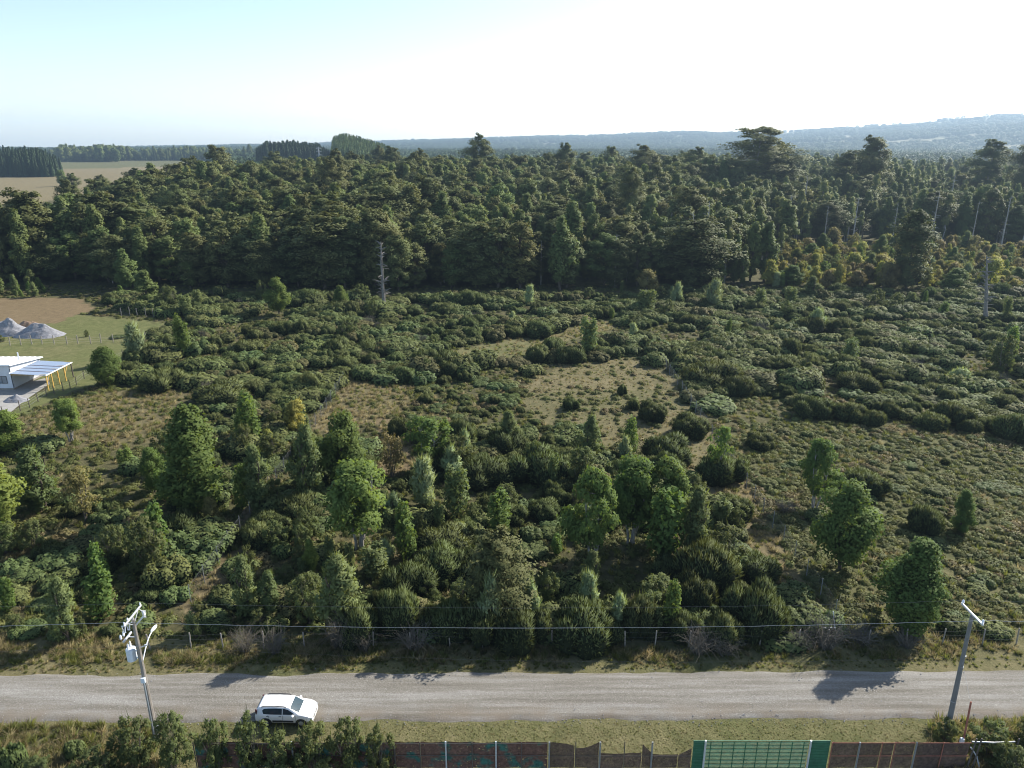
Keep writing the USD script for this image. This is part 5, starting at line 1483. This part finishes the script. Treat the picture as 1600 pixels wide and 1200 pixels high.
# ------------------------------------------------------------------ plantations and far woods
def block(name, pts, step, kinds, hr, label, cat, rough=0.25):
    poly = Polygon(pts)
    poly = poly.buffer(step * 1.5)
    bx, by = jitter_grid(poly, step, rng)
    edge = np.array([poly.exterior.distance(shapely.Point(a, b)) for a, b in zip(bx, by)])
    keep = edge > step * 4.0 * meshkit.noise(np.stack([bx / 25, by / 25, bx * 0], -1), 12) - step * 0.6
    bx, by, edge = bx[keep], by[keep], edge[keep]
    n = len(bx)
    lump = meshkit.fbm(np.stack([bx / 38, by / 60, bx * 0 + 1], -1), 3, 13)
    h = rng.uniform(*hr, n) * (1 - rough + 2 * rough * lump) * np.clip(0.72 + edge / 60, 0.6, 1)
    kk = rng.integers(len(kinds), size=n)
    h0 = np.array([KINDS[k]['h'] for k in kinds])[kk]
    sc = np.repeat((h / h0)[:, None], 3, 1) * np.stack([rng.uniform(0.8, 1.25, n)] * 2 + [np.ones(n)], 1)
    scatter(name, [KINDS[k]['parts'] for k in kinds], kk, np.stack([bx, by, terrain(bx, by) - 0.3], 1), rng.uniform(0, 360, n), sc, label, cat)


def at(px_, Y):
    return ((px_ - 800) / FPX * (Y * CP + CAM_H * SP), Y)


block('pine_wood', [at(-60, 820), at(78, 820), at(84, 960), at(-60, 960)], 6.0, ['pine0', 'pine1'], (22, 28), 'dark square block of pines at the left edge beyond the tan field', 'pine wood')
block('field_wood', [at(92, 1500), at(182, 1480), at(188, 1620), at(92, 1640)], 9.0, ['hedgerow0', 'forest0'], (17, 30), 'low bluish wood behind the green pasture at the left', 'wood', 0.4)
block('field_wood', [at(182, 1600), at(410, 1500), at(410, 1620), at(190, 1720)], 11.0, ['hedgerow0', 'pine0', 'forest1'], (13, 27), 'long thin wood closing off the pasture behind the left forest', 'wood', 0.4)
block('pine_plantation', [at(407, 900), at(512, 900), at(512, 1000), at(407, 1000)], 5.2, ['pine0', 'pine1'], (33, 37), 'dark straight-edged pine block above the forest left of the middle', 'plantation')
bx, by = jitter_grid(Polygon([at(520, 800), at(612, 800), at(625, 1000), at(525, 1000)]), 4.6, rng)
bpc = to_px(bx, by)[0]
bh = np.interp(bpc, [515, 540, 560, 600, 630], [40, 46, 43, 34, 24]) * rng.uniform(0.88, 1.04, len(bx)) * np.clip(0.72 + (by - 800) / 420, 0.6, 1)
scatter('plantation', [KINDS['plantation0']['parts']], np.zeros(len(bx), int), np.stack([bx, by, terrain(bx, by) - 0.3], 1), rng.uniform(0, 360, len(bx)), np.stack([bh * 0 + 1.0, bh * 0 + 1.0, bh / 26.0], 1), 'pale green humped plantation of even trees above the forest skyline', 'plantation')
for k, (px_, Y, s, label) in enumerate([(98, 640, 0.62, 'grey rounded tree clump alone in the tan field at the left'), (108, 1480, 1.3, 'tall tree at the left end of the bluish wood'), (158, 1470, 1.4, 'rounded tree in the middle of the bluish wood')]):
    q = at(px_, Y)
    place(KINDS['hedgerow0']['path'], 'field_tree', label, 'tree', (q[0], q[1], float(terrain(*q)) - 0.2), 70 * k, s)
q = at(501, 860)
p = thing('power_pylon', 'grey lattice pylon in front of the dark pine block', 'pylon', (q[0], q[1], float(terrain(*q))))
L_ = []
for a, b in ((1, 1), (1, -1), (-1, 1), (-1, -1)):
    L_.append(cyl((a * 2.2, b * 2.2, 0), (a * 0.5, b * 0.5, 24), 0.16, 4))
    L_.append(cyl((a * 0.5, b * 0.5, 24), (0, 0, 31), 0.14, 4))
for k in range(8):
    s0, s1 = 2.2 - 1.7 * k / 8, 2.2 - 1.7 * (k + 1) / 8
    for sg in (1, -1):
        L_.append(cyl((-s0, sg * s0, 3 * k), (s1, sg * s1, 3 * k + 3), 0.09, 4))
        L_.append(cyl((sg * s0, -s0, 3 * k), (sg * s1, s1, 3 * k + 3), 0.09, 4))
obj('lattice', join(L_), M['galv'], p)
for z in (22, 25.5, 29):
    obj('arm', join([cyl((-3.2, 0, z), (3.2, 0, z), 0.12, 4), cyl((-3.2, 0, z), (0, 0, z + 1.6), 0.08, 4), cyl((3.2, 0, z), (0, 0, z + 1.6), 0.08, 4)]), M['galv'], p)

# distant woods to the horizon
n = 60000
rr = 560 * (5600 / 560) ** rng.random(n)
aa = np.radians(rng.uniform(-41, 41, n))
x, y = rr * np.sin(aa), rr * np.cos(aa)
pc, _ = to_px(x, y)
wood = meshkit.fbm(np.stack([x / 420, y / 260, x * 0 + 2], -1), 3, 31)
dens = meshkit.fbm(np.stack([x / 160, y / 110, x * 0 + 4], -1), 3, 33)
ok = ~(inside(A['field'], x, y) | inside(A['pasture'], x, y)) & ((wood < 0.68) | (rr < 1250)) & (dens > 0.24) & ~((pc < 330) & (rr < 1750))
ok &= (y > np.interp(pc, BACK[:, 0], BACK[:, 1]) + 10) 
x, y, rr = x[ok], y[ok], rr[ok]
n = len(x)
w = 9 + rr / 260
h = 11 + 9 * meshkit.fbm(np.stack([x / 90, y / 90, x * 0], -1), 3, 35) + rng.uniform(-2, 4, n) + np.clip(rr - 2500, 0, 3000) / 500
FT = [[('crown', far_tree(15, 12, 600 + k, 110, 2.6), M['leaf_far'], False)] for k in range(3)]
scatter('distant_woods', FT, rng.integers(3, size=n), np.stack([x, y, terrain(x, y) - 1.5], 1), rng.uniform(0, 360, n), np.stack([w / 12, w / 12, h / 15], 1), 'hazy blue woods stretching to the hills on the horizon', 'woods')
print('far trees', n, 'rest', len(rest), 'cand', len(cand), 'forest', len(o))

# ------------------------------------------------------------------ grass, heath and stones
def keep_view(x, y, m=70):
    pc, _ = to_px(x, y)
    return (pc > -150 - m) & (pc < 1750 + m)


gx, gy = rng.uniform(-60, 60, 90000), rng.uniform(20, 46.6, 90000)
n = meshkit.fbm(np.stack([gx / 3, gy / 2, gx * 0], -1), 3, 55)
far_v = (gy > 42.75 + 0.0086 * gx + 0.4 * (n - 0.5))
near_v = (gy < 37.75 + 0.005 * gx) & (gy > 28)
pc, _ = to_px(gx, gy)
mown = near_v & (pc > 250) & (pc < 1455)
keep = (far_v & (rng.random(90000) < np.clip(2.2 * (n - 0.28), 0.05, 0.7))) | (near_v & ~mown & (rng.random(90000) < 0.6)) | (mown & (rng.random(90000) < 0.85))
keep &= keep_view(gx, gy)
gx, gy, n, mown, far_v = gx[keep], gy[keep], n[keep], mown[keep], far_v[keep]
s = np.where(mown, rng.uniform(0.06, 0.13, len(gx)), rng.uniform(0.4, 1.0, len(gx)) * (0.35 + 1.0 * n) * np.where(far_v, 0.8, 1.0))
s = np.where(far_v & (gy < 43.6 + 0.0086 * gx), s * 0.5, s)
dryf = rng.random(len(gx)) < np.where(mown, 0.55, 0.34 + 1.2 * (n - 0.5) + 0.25 * (gy > 44.3) + 0.3 * (gy < 37))
g1 = np.stack([gx, gy, terrain(gx, gy)], 1)
u = rng.uniform(-110, 110, 200000), rng.uniform(46, 150, 200000)
x, y = u
C = cover(x, y)
free = ~inside(A['yard'], x, y) & ~inside(A['drive'], x, y) & ~inside(A['dirt'], x, y) & ~inside(A['green'], x, y)
k = free & keep_view(x, y) & (rng.random(len(x)) < 0.05 + 0.40 * C[:, 0] ** 1.2) & (rng.random(len(x)) < np.clip(95 / y, 0, 1))
x2, y2, d2 = x[k], y[k], C[k, 0]
dry2 = rng.random(len(x2)) < 0.25 + 0.75 * d2
TG = [[('blades', tuft(0.75, 0.55, 700 + k, 30), M['grass_green'], False)] for k in range(2)] + [[('blades', tuft(0.8, 0.5, 710 + k, 28, 0.6), M['grass_dry'], False)] for k in range(2)]
gp = np.vstack([g1, np.stack([x2, y2, terrain(x2, y2)], 1)])
gs = np.concatenate([s, rng.uniform(0.4, 0.9, len(x2)) * np.where(inside(A['clearing'], x2, y2), 0.55, 1.0)])
gd = np.concatenate([dryf, dry2])
scatter('grass', TG, np.where(gd, 2, 0) + rng.integers(2, size=len(gp)), gp, rng.uniform(0, 360, len(gp)), gs, 'green and straw-coloured grass along the road and over the clearings', 'grass')
u = rng.uniform(-150, 160, 130000), rng.uniform(45.8, 190, 130000)
x, y = u
C = cover(x, y)
hm = inside(A['heath'], x, y)
free = ~inside(A['yard'], x, y) & ~inside(A['drive'], x, y) & ~inside(A['dirt'], x, y) & ~inside(A['green'], x, y) & ~inside(A['track'], x, y)
k = free & keep_view(x, y) & (rng.random(len(x)) < np.where(hm, 0.9, np.clip(0.55 - 0.75 * C[:, 0], 0.05, 1))) & (rng.random(len(x)) < np.clip(70 / y, 0, 1))
x, y, hm = x[k], y[k], hm[k]
nb = meshkit.fbm(np.stack([x / 5, y / 3.5, x * 0], -1), 3, 57)
HC = [[('leaves', heath_clump(1.1, 0.42, 720 + k), M['heath'], False)] for k in range(3)] + [[('leaves', heath_clump(1.0, 0.38, 730 + k), M['heath_brown'], False)] for k in range(2)]
idx = np.where(nb + rng.normal(size=len(x)) * 0.08 > 0.66, 3 + rng.integers(2, size=len(x)), rng.integers(3, size=len(x)))
scatter('heath', HC, idx, np.stack([x, y, terrain(x, y) - 0.03], 1), rng.uniform(0, 360, len(x)), rng.uniform(0.6, 1.35, len(x)) * (0.65 + 0.7 * nb), 'low olive and brown heath between the bushes', 'heath')
n = 2600
x = rng.uniform(-45, 45, n)
edge = rng.random(n) < 0.5
y = np.where(edge, 37.9 + 0.005 * x + rng.normal(size=n) * 0.25, rng.uniform(38, 42.8, n))
ic = trimesh.creation.icosphere(1)
st = []
for k in range(3):
    v = np.array(ic.vertices) * (0.7 + 0.6 * meshkit.noise(np.array(ic.vertices) * 1.5, 800 + k))[:, None] * [1, 0.8, 0.55]
    st.append([('stone', (v, np.array(ic.faces)), M['gravel'], False)])
scatter('road_stones', st, rng.integers(3, size=n), np.stack([x, y, np.where(y > 38.2, 0.12, 0.03)], 1), rng.uniform(0, 360, n), 0.012 + 0.035 * rng.random(n) ** 3, 'loose stones along the edges of the gravel road', 'stones')

# ------------------------------------------------------------------ haze
hb = trimesh.creation.box([19000, 19000, 330])
hb.apply_translation([0, 0, 330 / 2 - 25])
haze = usdkit.material(stage, '/World/Looks/haze', {'v': ('principled_volume', {'color': (0.60, 0.80, 1.0), 'density': HAZE_DENSITY, 'anisotropy': 0.4})}, volume='v.volume')
obj('haze', (np.array(hb.vertices), np.array(hb.faces)), haze, kind='stuff', label='pale blue haze over the whole landscape')



# ------------------------------------------------------------------ labels that would coincide are told apart from left to right
same = {}
for prim in stage.GetPrimAtPath('/World').GetChildren():
    lab = prim.GetCustomDataByKey('label')
    if lab and prim.GetCustomDataByKey('category'):
        same.setdefault(lab, []).append(prim)
ORD = ['first', 'second', 'third', 'fourth', 'fifth', 'sixth', 'seventh', 'eighth', 'ninth', 'tenth', 'eleventh', 'twelfth', 'thirteenth', 'fourteenth', 'fifteenth', 'sixteenth']
for lab, prims in same.items():
    n = len(prims)
    if n < 2:
        continue
    pos = [p_.GetAttribute('xformOp:translate').Get() for p_ in prims]
    order_ = sorted(range(n), key=lambda k: float(to_px(pos[k][0], pos[k][1])[0]))
    base_ = lab
    if len(lab.split()) > 12:
        for long_, short_ in (('spiny dark green bush', 'dark spiny bush'), ('olive leafy low bush', 'low olive bush'), ('rounded spiny bush', 'spiny bush'), ('green bramble mound', 'bramble mound'), ('leafy upright shrub', 'leafy shrub'), ('round-crowned olive tree', 'round olive tree'), ('large grey', 'grey')):
            base_ = base_.replace(long_, short_)
    for rank, k in enumerate(order_):
        word = ('left one of two', 'right one of two')[rank] if n == 2 else ('leftmost of three', 'middle of three', 'rightmost of three')[rank] if n == 3 else f'{ORD[rank]} from left' if rank < len(ORD) else ''
        new = f'{base_}, {word}' if len(f'{base_} {word}'.split()) <= 16 else base_
        prims[k].SetCustomDataByKey('label', new)
